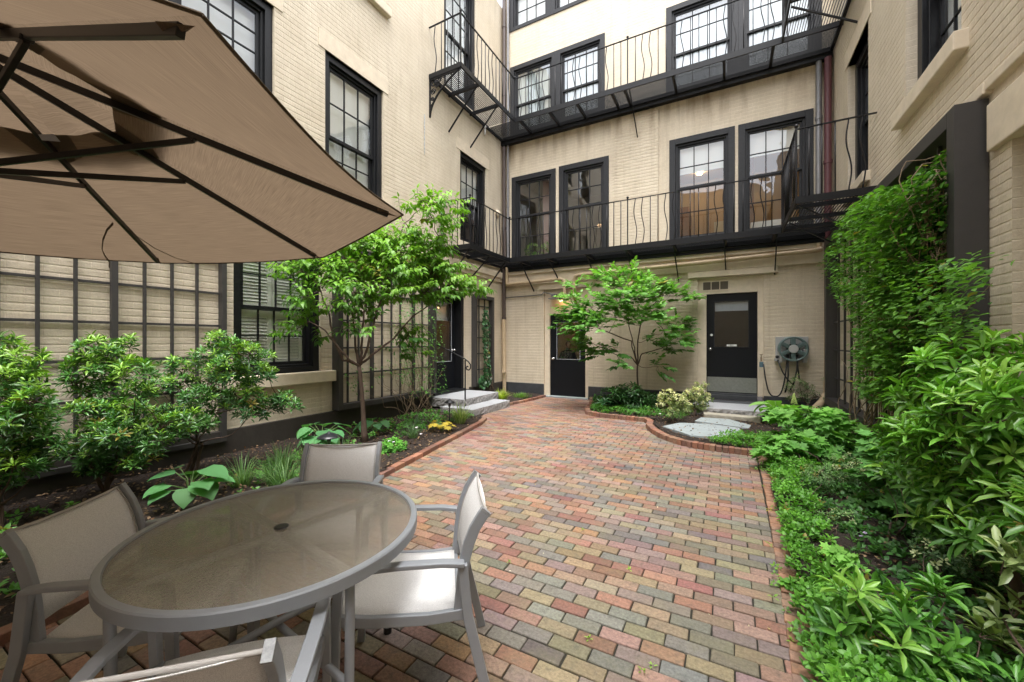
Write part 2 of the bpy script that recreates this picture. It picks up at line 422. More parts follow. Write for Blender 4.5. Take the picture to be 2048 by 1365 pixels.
# pebbled table glass: blurred see-through sheet with a soft gloss
m, nt, b = newmat('pebbled_table_glass'); N = nt.nodes; N.remove(b)
tc = N.new('ShaderNodeTexCoord'); vo = N.new('ShaderNodeTexVoronoi'); vo.feature = 'SMOOTH_F1'; vo.inputs['Scale'].default_value = 140; ln(nt, tc.outputs['Object'], vo.inputs['Vector'])
bp = N.new('ShaderNodeBump'); bp.inputs['Distance'].default_value = .004; ln(nt, vo.outputs['Distance'], bp.inputs['Height'])
rf = N.new('ShaderNodeBsdfRefraction'); rf.inputs['Color'].default_value = (.86, .84, .8, 1); rf.inputs['Roughness'].default_value = .2; rf.inputs['IOR'].default_value = 1.02
df = N.new('ShaderNodeBsdfDiffuse'); df.inputs['Color'].default_value = (.42, .37, .31, 1); ln(nt, bp.outputs[0], df.inputs['Normal'])
gl = N.new('ShaderNodeBsdfGlossy'); gl.inputs['Roughness'].default_value = .2; ln(nt, bp.outputs[0], gl.inputs['Normal'])
tp = N.new('ShaderNodeBsdfTransparent'); tp.inputs[0].default_value = (.93, .92, .9, 1)
m0 = N.new('ShaderNodeMixShader'); m0.inputs[0].default_value = .38; ln(nt, rf.outputs[0], m0.inputs[1]); ln(nt, tp.outputs[0], m0.inputs[2])
m1 = N.new('ShaderNodeMixShader'); m1.inputs[0].default_value = .34; ln(nt, m0.outputs[0], m1.inputs[1]); ln(nt, df.outputs[0], m1.inputs[2])
fr = schlick(nt, .07, bp.outputs[0])
m2 = N.new('ShaderNodeMixShader'); ln(nt, fr.outputs[0], m2.inputs[0]); ln(nt, m1.outputs[0], m2.inputs[1]); ln(nt, gl.outputs[0], m2.inputs[2]); ln(nt, m2.outputs[0], N['Material Output'].inputs['Surface'])
M['table_glass'] = m


def split_edges(o, deg=32):
    e = o.modifiers.new('edges', 'EDGE_SPLIT'); e.split_angle = math.radians(deg); return o

# ================================================================== BUILDINGS
def Wb(a, d, z): return (a, BY - d, z)       # back wall: a = x
def Wl(a, d, z): return (LX + d, a, z)       # left wall: a = y
def Wr(a, d, z): return (RX - d, a, z)       # right wall: a = y


def wbox(mb, W, a0, a1, d0, d1, z0, z1):
    p = [W(a0, d0, z0), W(a1, d0, z0), W(a1, d1, z0), W(a0, d1, z0), W(a0, d0, z1), W(a1, d0, z1), W(a1, d1, z1), W(a0, d1, z1)]
    return mb.add(p, [(0, 3, 2, 1), (4, 5, 6, 7), (0, 1, 5, 4), (1, 2, 6, 5), (2, 3, 7, 6), (3, 0, 4, 7)])


def course_wall(mb, W, a0, a1, z0, z1, openings, proud=.006, base=0.0, course=.075, reveal=.3, ends=True, z_groove=None):
    """painted brick courses: every course stands a few mm proud of its bed joint; openings = (a0,a1,z0,z1)"""
    def dd(z):
        if z_groove and not (z_groove[0] <= z <= z_groove[1]): return base
        k = (z % course)
        if k < .001: return base + proud * k / .001
        if k > course - .02: return base + proud * (course - k) / .02
        return base + proud
    zs = {z0, z1}
    k = math.floor(z0 / course)
    while k * course < z1:
        for o in (1e-5, .001, course - .02):
            z = k * course + o
            if z0 < z < z1: zs.add(round(z, 5))
        k += 1
    for o in openings:
        for z in o[2:4]:
            if z0 < z < z1: zs.add(round(z, 5))
    zs = sorted(zs)
    cuts = sorted({a0, a1} | {c for o in openings for c in o[:2] if a0 < c < a1})
    for i in range(len(zs) - 1):
        za, zb = zs[i], zs[i + 1]; zm = (za + zb) / 2
        spans = []; cur = None
        for j in range(len(cuts) - 1):
            am = (cuts[j] + cuts[j + 1]) / 2
            hole = any(o[0] < am < o[1] and o[2] < zm < o[3] for o in openings)
            if hole:
                if cur: spans.append(cur); cur = None
            else:
                cur = [cur[0] if cur else cuts[j], cuts[j + 1]]
        if cur: spans.append(cur)
        for s in spans:
            m = max(1, int((s[1] - s[0]) / 1.0))
            for q in range(m):
                x0 = s[0] + (s[1] - s[0]) * q / m; x1 = s[0] + (s[1] - s[0]) * (q + 1) / m
                mb.add([W(x0, dd(za), za), W(x1, dd(za), za), W(x1, dd(zb), zb), W(x0, dd(zb), zb)], [(0, 1, 2, 3)])
    for o in openings:
        p, q, r, t = o; D = base + proud
        for quad in ([(p, r), (p, t)], [(q, r), (q, t)], [(p, r), (q, r)], [(p, t), (q, t)]):
            (x0, y0), (x1, y1) = quad
            mb.add([W(x0, D, y0), W(x1, D, y1), W(x1, -reveal, y1), W(x0, -reveal, y0)], [(0, 1, 2, 3)])
    if ends:
        for a in (a0, a1):
            mb.add([W(a, base + proud, z0), W(a, base + proud, z1), W(a, -.3, z1), W(a, -.3, z0)], [(0, 1, 2, 3)])
        mb.add([W(a0, base + proud, z1), W(a1, base + proud, z1), W(a1, -.3, z1), W(a0, -.3, z1)], [(0, 1, 2, 3)])


def window(bld, W, a0, a1, z0, z1, cols=3, up=2, lo=2, d=0.0, casing=.1, mat='frame', glass='glass', split=None, blind=None,
           sill=None, lintel=None, room=None, proud=.025, wname='window', label=None, lower_blind=None):
    """double-hung sash window. d = depth of the casing face (negative: set back in the reveal)"""
    m = M[mat]
    c = casing; mb = MB()
    dep = .14
    # casing with an inner step, butted corners
    for (p, q, r, s) in ((a0, a0 + c, z0, z1), (a1 - c, a1, z0, z1), (a0 + c, a1 - c, z1 - c, z1), (a0 + c, a1 - c, z0, z0 + c * .8)):
        wbox(mb, W, p, q, d - dep, d + proud, r, s)
    e = c * .35
    b0, b1, y0, y1 = a0 + c, a1 - c, z0 + c * .8, z1 - c
    for (p, q, r, s) in ((b0, b0 + e, y0, y1), (b1 - e, b1, y0, y1), (b0 + e, b1 - e, y1 - e, y1), (b0 + e, b1 - e, y0, y0 + e)):
        wbox(mb, W, p, q, d - dep, d - .02, r, s)
    fr = build(wname, mb, m, bld, bevel=.004, label=label)
    b0 += e; b1 -= e; y0 += e; y1 -= e
    ms = split if split else (y0 + y1) / 2
    for (lo_, hi_, rows, dd_) in ((ms - .02, y1, up, d - .055), (y0, ms + .02, lo, d - .095)):
        sb = MB(); t = .042; mu = .018
        for (p, q, r, s) in ((b0, b0 + t, lo_, hi_), (b1 - t, b1, lo_, hi_), (b0 + t, b1 - t, hi_ - t, hi_), (b0 + t, b1 - t, lo_, lo_ + t * 1.1)):
            wbox(sb, W, p, q, dd_ - .035, dd_, r, s)
        g0, g1, h0, h1 = b0 + t, b1 - t, lo_ + t * 1.1, hi_ - t
        for k in range(1, cols):
            x = g0 + (g1 - g0) * k / cols; wbox(sb, W, x - mu / 2, x + mu / 2, dd_ - .028, dd_ - .004, h0, h1)
        for k in range(1, rows):
            z = h0 + (h1 - h0) * k / rows
            for j in range(cols):
                xa = g0 + (g1 - g0) * j / cols + (mu / 2 if j else 0); xb = g0 + (g1 - g0) * (j + 1) / cols - (mu / 2 if j < cols - 1 else 0)
                wbox(sb, W, xa, xb, dd_ - .027, dd_ - .005, z - mu / 2, z + mu / 2)
        build('sash', sb, m, fr)
        pb = MB(); pb.add([W(g0, dd_ - .017, h0), W(g1, dd_ - .017, h0), W(g1, dd_ - .017, h1), W(g0, dd_ - .017, h1)], [(0, 1, 2, 3)])
        build('pane', pb, M[glass], fr)
    if blind:
        kind, zb = blind
        bb = MB()
        dB = d - .17
        if kind == 'slats':
            z = y1
            while z > zb:
                bb.add([W(b0, dB + .008, z), W(b1, dB + .008, z), W(b1, dB + .003, z - .02), W(b0, dB + .003, z - .02)], [(0, 1, 2, 3)]); z -= .022
            wbox(bb, W, b0, b1, dB - .012, dB + .012, zb - .04, zb - .01)
            build('blind', bb, M['blind'], fr)
        elif kind == 'shutters':
            half = (b1 - b0) / 2
            for h in range(2):
                for lo_, hi_ in ((y0, ms - .03), (ms + .0, y1)):
                    p, q = b0 + half * h + .006, b0 + half * (h + 1) - .006
                    for (x0, x1, r, s) in ((p, p + .06, lo_, hi_), (q - .06, q, lo_, hi_), (p + .06, q - .06, hi_ - .07, hi_), (p + .06, q - .06, lo_, lo_ + .07)):
                        wbox(bb, W, x0, x1, dB - .015, dB + .015, r, s)
                    z = hi_ - .07
                    while z > lo_ + .08:
                        bb.add([W(p + .06, dB - .012, z), W(q - .06, dB - .012, z), W(q - .06, dB + .014, z - .04), W(p + .06, dB + .014, z - .04)], [(0, 1, 2, 3)]); z -= .045
            build('shutter', bb, simple('old_white_shutter', (.8, .8, .72), .6, 0, .1, 8), fr)
        elif kind == 'curtain':
            n = int((b1 - b0) / .012)
            vs = []; fs = []
            for i in range(n + 1):
                a = b0 + (b1 - b0) * i / n
                dx = dB + .018 * math.sin(a * 62) + .008 * math.sin(a * 131)
                vs += [W(a, dx, zb), W(a, dx, y1)]
            fs = [(2 * i, 2 * i + 2, 2 * i + 3, 2 * i + 1) for i in range(n)]
            bb.add(vs, fs); build('curtain', bb, M['curtain'], fr, smooth=True)
    if sill:
        sb = MB(); ext, zt, h, pr = sill
        wbox(sb, W, a0 - ext, a1 + ext, -.2, pr, zt - h, zt); build('sill', sb, M['stone'], fr, bevel=.012)
    if lintel:
        sb = MB(); ext, zt, h, pr = lintel
        wbox(sb, W, a0 - ext, a1 + ext, -.25, pr, zt, zt + h); build('lintel', sb, M['stone'], fr, bevel=.006)
    if room is not None:
        rb = MB(); dp, mt = room
        p, q, r, s = a0 + .01, a1 - .01, z0 + .01, z1 - .01; n = d - .16; f = -dp
        rb.add([W(p, n, r), W(q, n, r), W(q, n, s), W(p, n, s), W(p - .5, f, r - .4), W(q + .5, f, r - .4), W(q + .5, f, s + .2), W(p - .5, f, s + .2)],
               [(4, 5, 6, 7), (0, 1, 5, 4), (1, 2, 6, 5), (2, 3, 7, 6), (3, 0, 4, 7)])
        build('room_interior', rb, M[mt], fr)
    return fr


# ---- back building
back = thing('back_building', 'cream painted building closing the far end of the courtyard, with two plain black doors', 'building', (-1.9, BY, 0))
TOPZ = 12.2
opB = [(-5.2, -4.03, 3.72, 5.93), (-3.8, -2.63, 3.72, 5.95), (-1.1, .07, 3.75, 5.98), (.27, 1.42, 3.75, 5.98),
       (-5.22, -4.02, 7.25, 8.98), (-3.96, -2.74, 7.25, 8.98), (-1.15, .13, 7.2, 9.02), (.25, 1.55, 7.2, 9.02),
       (-5.25, -4.15, 10.15, 11.9), (-4.05, -3.0, 10.15, 11.9),
       (-4.3, -3.08, -.05, 2.98), (-.58, .66, .0, 2.86)]
mb = MB(); course_wall(mb, Wb, LX, RX + .3, -.1, 3.2, [o for o in opB if o[2] < 3.1], .005)
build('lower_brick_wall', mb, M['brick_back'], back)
mb = MB(); course_wall(mb, Wb, LX, RX + .3, 3.2, TOPZ, [o for o in opB if o[2] > 3.1], .0016)
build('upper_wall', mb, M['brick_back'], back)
mb = MB(); course_wall(mb, Wb, -2.41, -1.40, 3.46, 6.84, [], .006, .035)
build('chimney_breast', mb, M['brick_back'], back)
# timber beam and moulding over the ground floor
mb = MB(); wbox(mb, Wb, LX + .02, RX - .02, -.02, .075, 2.99, 3.28); wbox(mb, Wb, LX + .02, RX - .02, -.02, .11, 3.28, 3.42); wbox(mb, Wb, LX + .02, RX - .02, -.02, .06, 3.42, 3.55)
build('beam', mb, M['stone'], back, bevel=.01)
mb = MB(); wbox(mb, Wb, -.78, .9, -.02, .09, 2.86, 2.985); build('lintel', mb, M['stone'], back, bevel=.006)
mb = MB(); wbox(mb, Wb, -4.42, -2.95, -.02, .05, 2.83, 2.985); build('lintel', mb, M['stone'], back, bevel=.006)
# plinth
mb = MB()
for p, q in ((LX + .03, -4.3), (-3.08, -.58), (.66, RX)): wbox(mb, Wb, p, q, -.02, .03, -.1, .33)
build('plinth', mb, M['plinth'], back, bevel=.01)

window(back, Wb, -5.27, -3.96, 3.62, 6.0, 3, 2, 2, 0, .13, split=4.9, room=None)
window(back, Wb, -3.87, -2.56, 3.62, 6.02, 3, 2, 2, 0, .13, split=4.92, room=None)
window(back, Wb, -1.17, .14, 3.66, 6.05, 3, 2, 2, 0, .13, split=4.93, blind=('slats', 5.32))
window(back, Wb, .2, 1.49, 3.66, 6.05, 3, 2, 2, 0, .13, split=4.93, blind=('slats', 5.42))
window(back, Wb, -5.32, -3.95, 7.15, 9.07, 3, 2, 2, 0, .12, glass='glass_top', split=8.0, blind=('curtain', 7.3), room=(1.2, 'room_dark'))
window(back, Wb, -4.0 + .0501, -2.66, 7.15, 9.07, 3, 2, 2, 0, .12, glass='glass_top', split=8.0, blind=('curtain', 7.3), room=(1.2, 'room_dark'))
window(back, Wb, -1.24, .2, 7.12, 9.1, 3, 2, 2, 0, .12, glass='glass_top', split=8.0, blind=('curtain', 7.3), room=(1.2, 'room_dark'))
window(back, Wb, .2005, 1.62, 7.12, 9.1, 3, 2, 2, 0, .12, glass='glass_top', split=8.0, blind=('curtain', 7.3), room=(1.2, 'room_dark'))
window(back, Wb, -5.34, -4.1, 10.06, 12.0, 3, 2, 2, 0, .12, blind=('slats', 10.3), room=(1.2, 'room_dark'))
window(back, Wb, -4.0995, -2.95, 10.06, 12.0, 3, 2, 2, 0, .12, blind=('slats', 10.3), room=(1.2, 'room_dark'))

# rooms behind the first-floor windows
def room_box(a0, a1, z0, z1, d0, d1, mat, name='room_interior'):
    rb = MB()
    rb.add([Wb(a0, d0, z0), Wb(a1, d0, z0), Wb(a1, d0, z1), Wb(a0, d0, z1), Wb(a0, d1, z0), Wb(a1, d1, z0), Wb(a1, d1, z1), Wb(a0, d1, z1)],
           [(4, 5, 6, 7), (0, 1, 5, 4), (1, 2, 6, 5), (2, 3, 7, 6), (3, 0, 4, 7)])
    return build(name, rb, M[mat], back)
r1 = room_box(-5.5, -2.2, 3.1, 6.3, -.3, -3.2, 'room')
r2 = room_box(-1.9, 1.75, 3.1, 6.3, -.3, -3.6, 'room_warm')
mb = MB(); wbox(mb, Wb, -4.6, -4.1, -.9, -.6, 3.12, 6.2); build('reveal_post', mb, simple('mauve_wall', (.42, .28, .26), .8), r1)
mb = MB(); wbox(mb, Wb, -3.4, -2.6, -3.1, -2.6, 3.12, 5.1); build('bookcase', mb, M['wood_dark'], r1)
mb = MB(); mb.lathe((-3.2, BY + 1.4, 4.75), [(.01, .06), (.05, .03), (.07, 0), (.05, -.03), (.01, -.04)], 12); build('chandelier', mb, simple('dim_glow', (1, .8, .5), .5, 0, emit=(1, .6, .3), es=.25), r1)
mb = MB(); wbox(mb, Wb, -1.85, -.95, -3.5, -2.3, 3.12, 5.2); wbox(mb, Wb, .35, .55, -2.6, -1.4, 3.12, 5.9); build('cabinet', mb, M['wood_dark'], r2)
mb = MB(); wbox(mb, Wb, .45, 1.5, -1.2, -.5, 3.9, 4.08); wbox(mb, Wb, .5, 1.45, -1.15, -.55, 3.12, 3.9); build('counter', mb, M['white'], r2, bevel=.01)
mb = MB(); wbox(mb, Wb, -.35, .1, -3.55, -3.5, 4.3, 5.0); build('picture', mb, simple('grey_picture', (.4, .42, .38), .5), r2)
for x, y in ((-.8, -1.1), (-.75, -1.9), (-.7, -2.8), (.9, -1.4), (.2, -2.2)):
    mb = MB(); mb.lathe((x, BY - y, 6.26), [(.06, 0), (.06, -.03)], 14); build('ceiling_light', mb, M['lamp_on'], r2)

# left door (dark, half glazed)
def door(bld, W, a0, a1, z0, z1, glass, d, knob_a, knob_z, mat='door', kick=None, deadbolt=None, dname='door', label=None, knob='lever'):
    mb = MB(); g0, g1, h0, h1 = glass
    for (p, q, r, s) in ((a0, g0, z0, z1), (g1, a1, z0, z1), (g0, g1, h1, z1), (g0, g1, z0, h0)):
        wbox(mb, W, p, q, d - .045, d, r, s)
    dr = build(dname, mb, M[mat], bld, label=label)
    mb = MB(); t = .018
    for (p, q, r, s) in ((g0 - t, g0, h0 - t, h1 + t), (g1, g1 + t, h0 - t, h1 + t), (g0, g1, h1, h1 + t), (g0, g1, h0 - t, h0)):
        wbox(mb, W, p, q, d + .0005, d + .012, r, s)
    build('glazing_bead', mb, M['frame'] if kick else M['alu'], dr)
    mb = MB(); mb.add([W(g0, d - .02, h0), W(g1, d - .02, h0), W(g1, d - .02, h1), W(g0, d - .02, h1)], [(0, 1, 2, 3)]); build('pane', mb, M['glass'], dr)
    mb = MB(); c = W(knob_a, d, knob_z)
    out = Vector(W(knob_a, d + .1, knob_z)) - Vector(c); out.normalize()
    c = Vector(c)
    mb.tube([c, c + out * .012], .034, 14); mb.tube([c + out * .01, c + out * .045], .013, 10)
    mb.ball(c + out * .06, .03, 10)
    build('handle', mb, M['chrome'], dr, smooth=True)
    if deadbolt:
        mb = MB(); c = Vector(W(knob_a + .02, d, deadbolt)); mb.tube([c, c + out * .02], .026, 14); build('deadbolt', mb, M['white'], dr)
    if kick:
        mb = MB(); wbox(mb, W, a0 + .01, a1 - .01, d + .0005, d + .003, kick[0], kick[1]); build('kick_plate', mb, M['kick'], dr)
    return dr

mb = MB()
for (p, q, r, s) in ((-4.3, -4.16, -.02, 2.83), (-3.18, -3.08, -.02, 2.83), (-4.16, -3.18, 2.17, 2.83)): wbox(mb, Wb, p, q, -.22, -.06, r, s)
jf = build('door_frame', mb, M['stone'], back, bevel=.004)
door(back, Wb, -4.155, -3.185, .03, 2.16, (-3.96, -3.34, 1.0, 1.95), -.1, -4.07, 1.0, label='black door with one glass panel, partly hidden by the young tree')
mb = MB(); wbox(mb, Wb, -4.3, -3.08, -.3, .1, -.05, .025); build('threshold', mb, M['slate'], back, bevel=.004)
mb = MB()
for (p, q, r, s) in ((-.58, -.41, .3, 2.86), (.555, .66, .3, 2.86), (-.41, .555, 2.5, 2.86)): wbox(mb, Wb, p, q, -.2, -.05, r, s)
build('door_frame', mb, M['stone'], back, bevel=.004)
door(back, Wb, -.405, .55, .345, 2.495, (-.25, .39, 1.34, 2.32), -.09, -.33, 1.29, kick=(.36, .68), deadbolt=1.6, label='black door with glass panel, small white sign and steel kick plate')
d2 = [o for o in bpy.data.objects if o.name.startswith('door') and o.parent == back][-1]
mb = MB(); wbox(mb, Wb, -.4, .545, -.12, -.02, .2, .34); wbox(mb, Wb, -.4, .545, -.12, .015, .21, .3); build('threshold', mb, M['plinth'], back, bevel=.004)
# roller shade and sign on the right-hand door
D2 = None
for o in bpy.data.objects:
    if o.get('label', '').startswith('black door with glass panel, small'): D2 = o
mb = MB(); wbox(mb, Wb, -.24, .385, -.15, -.135, 2.12, 2.31); build('roller_shade', mb, simple('grey_shade', (.34, .37, .42), .7), D2)
sg = MB(); wbox(sg, Wb, -.015, .175, -.099, -.093, 1.352, 1.392); sgo = build('sign', sg, M['white'], D2)
GL = {'E': ['111', '100', '110', '100', '111'], 'L': ['100', '100', '100', '100', '111'], '1': ['010', '110', '010', '010', '111'], 'R': ['110', '101', '110', '101', '101']}
mb = MB(); x = .052
for ch in 'RL1':
    for r, row in enumerate(GL[ch]):
        for c_, b_ in enumerate(row):
            if b_ == '1': wbox(mb, Wb, x + c_ * .005, x + c_ * .005 + .0052, -.0929, -.0915, 1.383 - r * .005, 1.3882 - r * .005)
    x += .022
build('sign_lettering', mb, M['rubber'], D2)
# lobbies behind the two doors
rb = room_box(-4.3, -2.6, -.02, 2.8, -.3, -2.6, 'room', 'lobby_interior')
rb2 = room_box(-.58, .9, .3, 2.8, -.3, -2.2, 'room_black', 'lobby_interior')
mb = MB(); mb.lathe((-4.0, BY + 1.9, 2.77), [(.08, 0), (.08, -.03)], 14); build('ceiling_light', mb, simple('dim_lamp_glow', (1, .8, .5), .5, 0, emit=(1, .55, .25), es=9), rb)
# ventilation grille above the right door
mb = MB(); wbox(mb, Wb, -.5, .03, -.0495, -.035, 2.56, 2.79)
vg = build('vent_grille', mb, M['stone'], back, bevel=.003)
mb = MB()
for k in range(3):
    p = -.475 + k * .168; wbox(mb, Wb, p, p + .15, -.0348, -.033, 2.59, 2.76)
    for j in range(6): wbox(mb, Wb, p, p + .15, -.033, -.028, 2.6 + j * .027, 2.606 + j * .027)
build('grille_mesh', mb, simple('grille_brown', (.12, .1, .075), .7), vg)

# ---- left building
left = thing('left_building', 'cream painted brick building along the left side behind the umbrella', 'building', (LX, 4.5, 0))
opL = [(2.78, 4.02, 1.0, 2.98), (2.1, 3.3, 4.1, 6.12), (4.1, 5.3, 4.0, 6.04), (7.69, 8.84, 3.85, 5.98), (7.08, 8.36, 7.2, 10.2),
       (6.72, 7.84, .3, 2.62), (-1.5, -.3, 4.1, 6.12), (2.1, 3.3, 7.6, 9.6), (4.1, 5.3, 7.6, 9.6)]
mb = MB(); course_wall(mb, Wl, -4.2, BY + .3, .2, 10.8, opL, .0032)
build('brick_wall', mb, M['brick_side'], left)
mb = MB()
for p, q in ((-2.5, 6.55), (8.05, BY)): wbox(mb, Wl, p, q, -.1, .05, -.15, .345)
wbox(mb, Wl, 6.55, 8.05, -.1, .03, -.15, .3)
build('plinth', mb, M['plinth_brown'], left, bevel=.008)
mb = MB(); wbox(mb, Wl, 6.2, BY - .02, -.05, .07, 3.2, 3.36); wbox(mb, Wl, 6.2, BY - .02, -.05, .04, 3.1, 3.2); build('band_course', mb, M['stone'], left, bevel=.008)
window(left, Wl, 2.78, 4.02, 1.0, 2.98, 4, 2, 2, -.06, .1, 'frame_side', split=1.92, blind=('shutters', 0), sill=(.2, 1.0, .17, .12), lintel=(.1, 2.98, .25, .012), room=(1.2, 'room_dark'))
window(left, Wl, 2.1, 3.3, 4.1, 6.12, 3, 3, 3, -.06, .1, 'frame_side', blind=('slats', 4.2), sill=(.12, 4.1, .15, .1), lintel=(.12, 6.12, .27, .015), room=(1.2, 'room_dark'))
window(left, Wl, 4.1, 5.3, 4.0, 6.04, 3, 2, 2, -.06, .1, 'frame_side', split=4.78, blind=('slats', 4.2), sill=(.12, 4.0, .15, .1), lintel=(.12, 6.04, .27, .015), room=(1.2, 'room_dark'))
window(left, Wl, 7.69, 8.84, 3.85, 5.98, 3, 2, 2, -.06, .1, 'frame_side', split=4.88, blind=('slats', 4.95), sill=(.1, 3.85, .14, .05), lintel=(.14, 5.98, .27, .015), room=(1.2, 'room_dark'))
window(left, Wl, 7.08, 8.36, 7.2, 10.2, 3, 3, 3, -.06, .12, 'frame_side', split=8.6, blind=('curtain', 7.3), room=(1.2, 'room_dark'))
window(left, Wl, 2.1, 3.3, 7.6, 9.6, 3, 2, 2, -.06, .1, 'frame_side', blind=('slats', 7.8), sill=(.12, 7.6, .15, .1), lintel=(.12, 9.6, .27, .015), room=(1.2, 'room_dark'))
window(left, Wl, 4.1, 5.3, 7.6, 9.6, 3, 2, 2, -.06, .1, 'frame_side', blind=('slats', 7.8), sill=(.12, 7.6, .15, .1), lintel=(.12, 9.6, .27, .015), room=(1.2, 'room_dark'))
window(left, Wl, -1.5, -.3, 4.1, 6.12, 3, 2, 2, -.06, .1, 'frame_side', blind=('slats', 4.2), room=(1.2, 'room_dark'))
mb = MB()
for (p, q, r, s) in ((6.72, 6.82, .32, 2.62), (7.74, 7.84, .32, 2.62), (6.82, 7.74, 2.5, 2.62)): wbox(mb, Wl, p, q, -.28, .0, r, s)
build('door_frame', mb, M['frame_side'], left, bevel=.004)
dl = door(left, Wl, 6.82, 7.74, .35, 2.5, (6.95, 7.6, 1.0, 2.35), -.2, 7.66, 1.25, label='black half-glazed door above the granite steps')
mb = MB(); wbox(mb, Wl, 6.7, 7.86, -.3, .06, .28, .345); build('threshold', mb, M['frame_side'], left, bevel=.004)
mb = MB(); wbox(mb, Wl, 6.8, 7.8, -.42, -.4, 1.95, 2.4); build('door_blind', mb, M['blind'], dl)
mb = MB(); mb.add([Wl(6.72, -.3, .3), Wl(7.84, -.3, .3), Wl(7.84, -.3, 2.7), Wl(6.72, -.3, 2.7), Wl(6.6, -2, .3), Wl(8.0, -2, .3), Wl(8.0, -2, 2.7), Wl(6.6, -2, 2.7)], [(4, 5, 6, 7), (0, 1, 5, 4), (1, 2, 6, 5), (2, 3, 7, 6), (3, 0, 4, 7)]); build('lobby_interior', mb, M['room_dark'], left)
mb = MB(); mb.ball(Wl(7.2, -.6, 2.0), .05, 8); build('lobby_lamp', mb, M['lamp_soft'], left)
mb = MB(); mb.lathe(Wl(9.38, .0, 4.95), [(.10, .01), (.10, .05), (.07, .09), (.02, .12)], 14, 'x'); build('vent_cap', mb, M['stone'], left, smooth=True)

# ---- right building
right = thing('right_building', 'cream painted brick building along the right side behind the climbing vine', 'building', (RX, 5, 0))
opR = [(4.9, 6.13, 4.1, 6.3), (7.5, 8.62, 3.9, 6.1), (2.2, 4.2, -.1, 2.93), (2.2, 3.4, 4.1, 6.3)]
mb = MB(); course_wall(mb, Wr, -4.2, BY + .3, -.1, 8.8, opR, .003, reveal=.45)
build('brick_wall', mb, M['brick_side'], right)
mb = MB(); wbox(mb, Wr, 4.43, BY - .02, -.05, .06, 3.36, 3.45); wbox(mb, Wr, -2.5, 4.43, -.05, .05, 3.38, 3.46); build('band_course', mb, M['stone'], right, bevel=.01)
mb = MB(); wbox(mb, Wr, 2.0, 4.42, -.2, .045, 2.9, 3.26); build('lintel', mb, M['stone'], right, bevel=.01)
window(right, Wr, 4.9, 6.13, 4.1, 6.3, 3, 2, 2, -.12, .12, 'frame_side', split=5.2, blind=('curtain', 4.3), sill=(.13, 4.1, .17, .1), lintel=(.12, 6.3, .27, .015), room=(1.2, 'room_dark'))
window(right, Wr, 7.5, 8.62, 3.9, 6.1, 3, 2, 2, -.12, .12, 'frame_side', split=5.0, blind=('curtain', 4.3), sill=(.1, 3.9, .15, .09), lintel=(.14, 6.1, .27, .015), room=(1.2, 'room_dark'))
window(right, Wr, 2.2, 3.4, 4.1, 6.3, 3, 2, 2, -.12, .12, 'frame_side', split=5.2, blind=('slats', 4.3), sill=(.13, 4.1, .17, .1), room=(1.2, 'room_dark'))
mb = MB(); course_wall(mb, lambda a, d, z: Wr(a, d - .4, z), 2.2, 4.2, -.1, 2.9, [], .006); build('recessed_brickwork', mb, M['brick_side'], right)
mb = MB(); wbox(mb, Wr, 4.3, BY, -.05, .03, -.1, .34); build('plinth', mb, M['plinth'], right, bevel=.008)

# ---- rear building, behind the camera: seen only mirrored in the window glass
rear = thing('rear_building', 'cream painted building closing the near end of the courtyard, reflected in the window panes', 'building', (-1.9, -4.2, 0))
def Wq(a, d, z): return (a, -4.2 + d, z)
opQ = [(-4.6, -3.4, 3.9, 5.9), (-2.6, -1.4, 3.9, 5.9), (-.6, .6, 3.9, 5.9)]
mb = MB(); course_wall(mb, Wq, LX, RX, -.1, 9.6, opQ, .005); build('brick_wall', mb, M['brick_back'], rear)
for o_ in opQ: window(rear, Wq, o_[0] - .05, o_[1] + .05, o_[2] - .05, o_[3] + .05, 3, 2, 2, 0, .1, 'frame_side', blind=('slats', o_[2] + .2), room=(1.0, 'room_dark'))

# ================================================================== GROUND, PATIO, BEDS
mb = MB(); mb.add([(-40, -40, -.06), (40, -40, -.06), (40, 60, -.06), (-40, 60, -.06)], [(0, 1, 2, 3)])
tag(build('ground', mb, M['soil']), kind='structure')

PAL = [((.30, .13, .10), 3.2), ((.35, .17, .105), 2.6), ((.33, .20, .16), 4.2), ((.33, .235, .145), 2.6), ((.28, .24, .15), 2.0), ((.205, .2, .17), 2.4), ((.26, .195, .175), 3), ((.155, .15, .15), 1.5), ((.40, .2, .11), .8)]
PW = np.array([p[1] for p in PAL]); PW = PW / PW.sum()
def brick_col(x, y):
    # redder towards the far left, more olive and grey in the middle, as laid
    g = math.sin(x * 1.3 + y * .7) * .5 + math.sin(y * 1.9 - x * .8) * .3
    w = PW.copy(); red = (y - 4.5) * .16 - (x + 1.5) * .25
    for i in (0, 1, 2): w[i] *= math.exp(min(1.3, max(-.5, red + .2 * g)))
    for i in (4, 5): w[i] *= math.exp(min(.9, max(-1, -red + g * .5)))
    w /= w.sum()
    c = PAL[RNG.choice(len(PAL), p=w)][0]
    c = tuple(q * .68 + m_ * .32 for q, m_ in zip(c, (.19, .155, .125)))
    k = RNG.uniform(.68, 1.1)
    return tuple(min(1, max(0, q * k + RNG.uniform(-.012, .012))) for q in c)

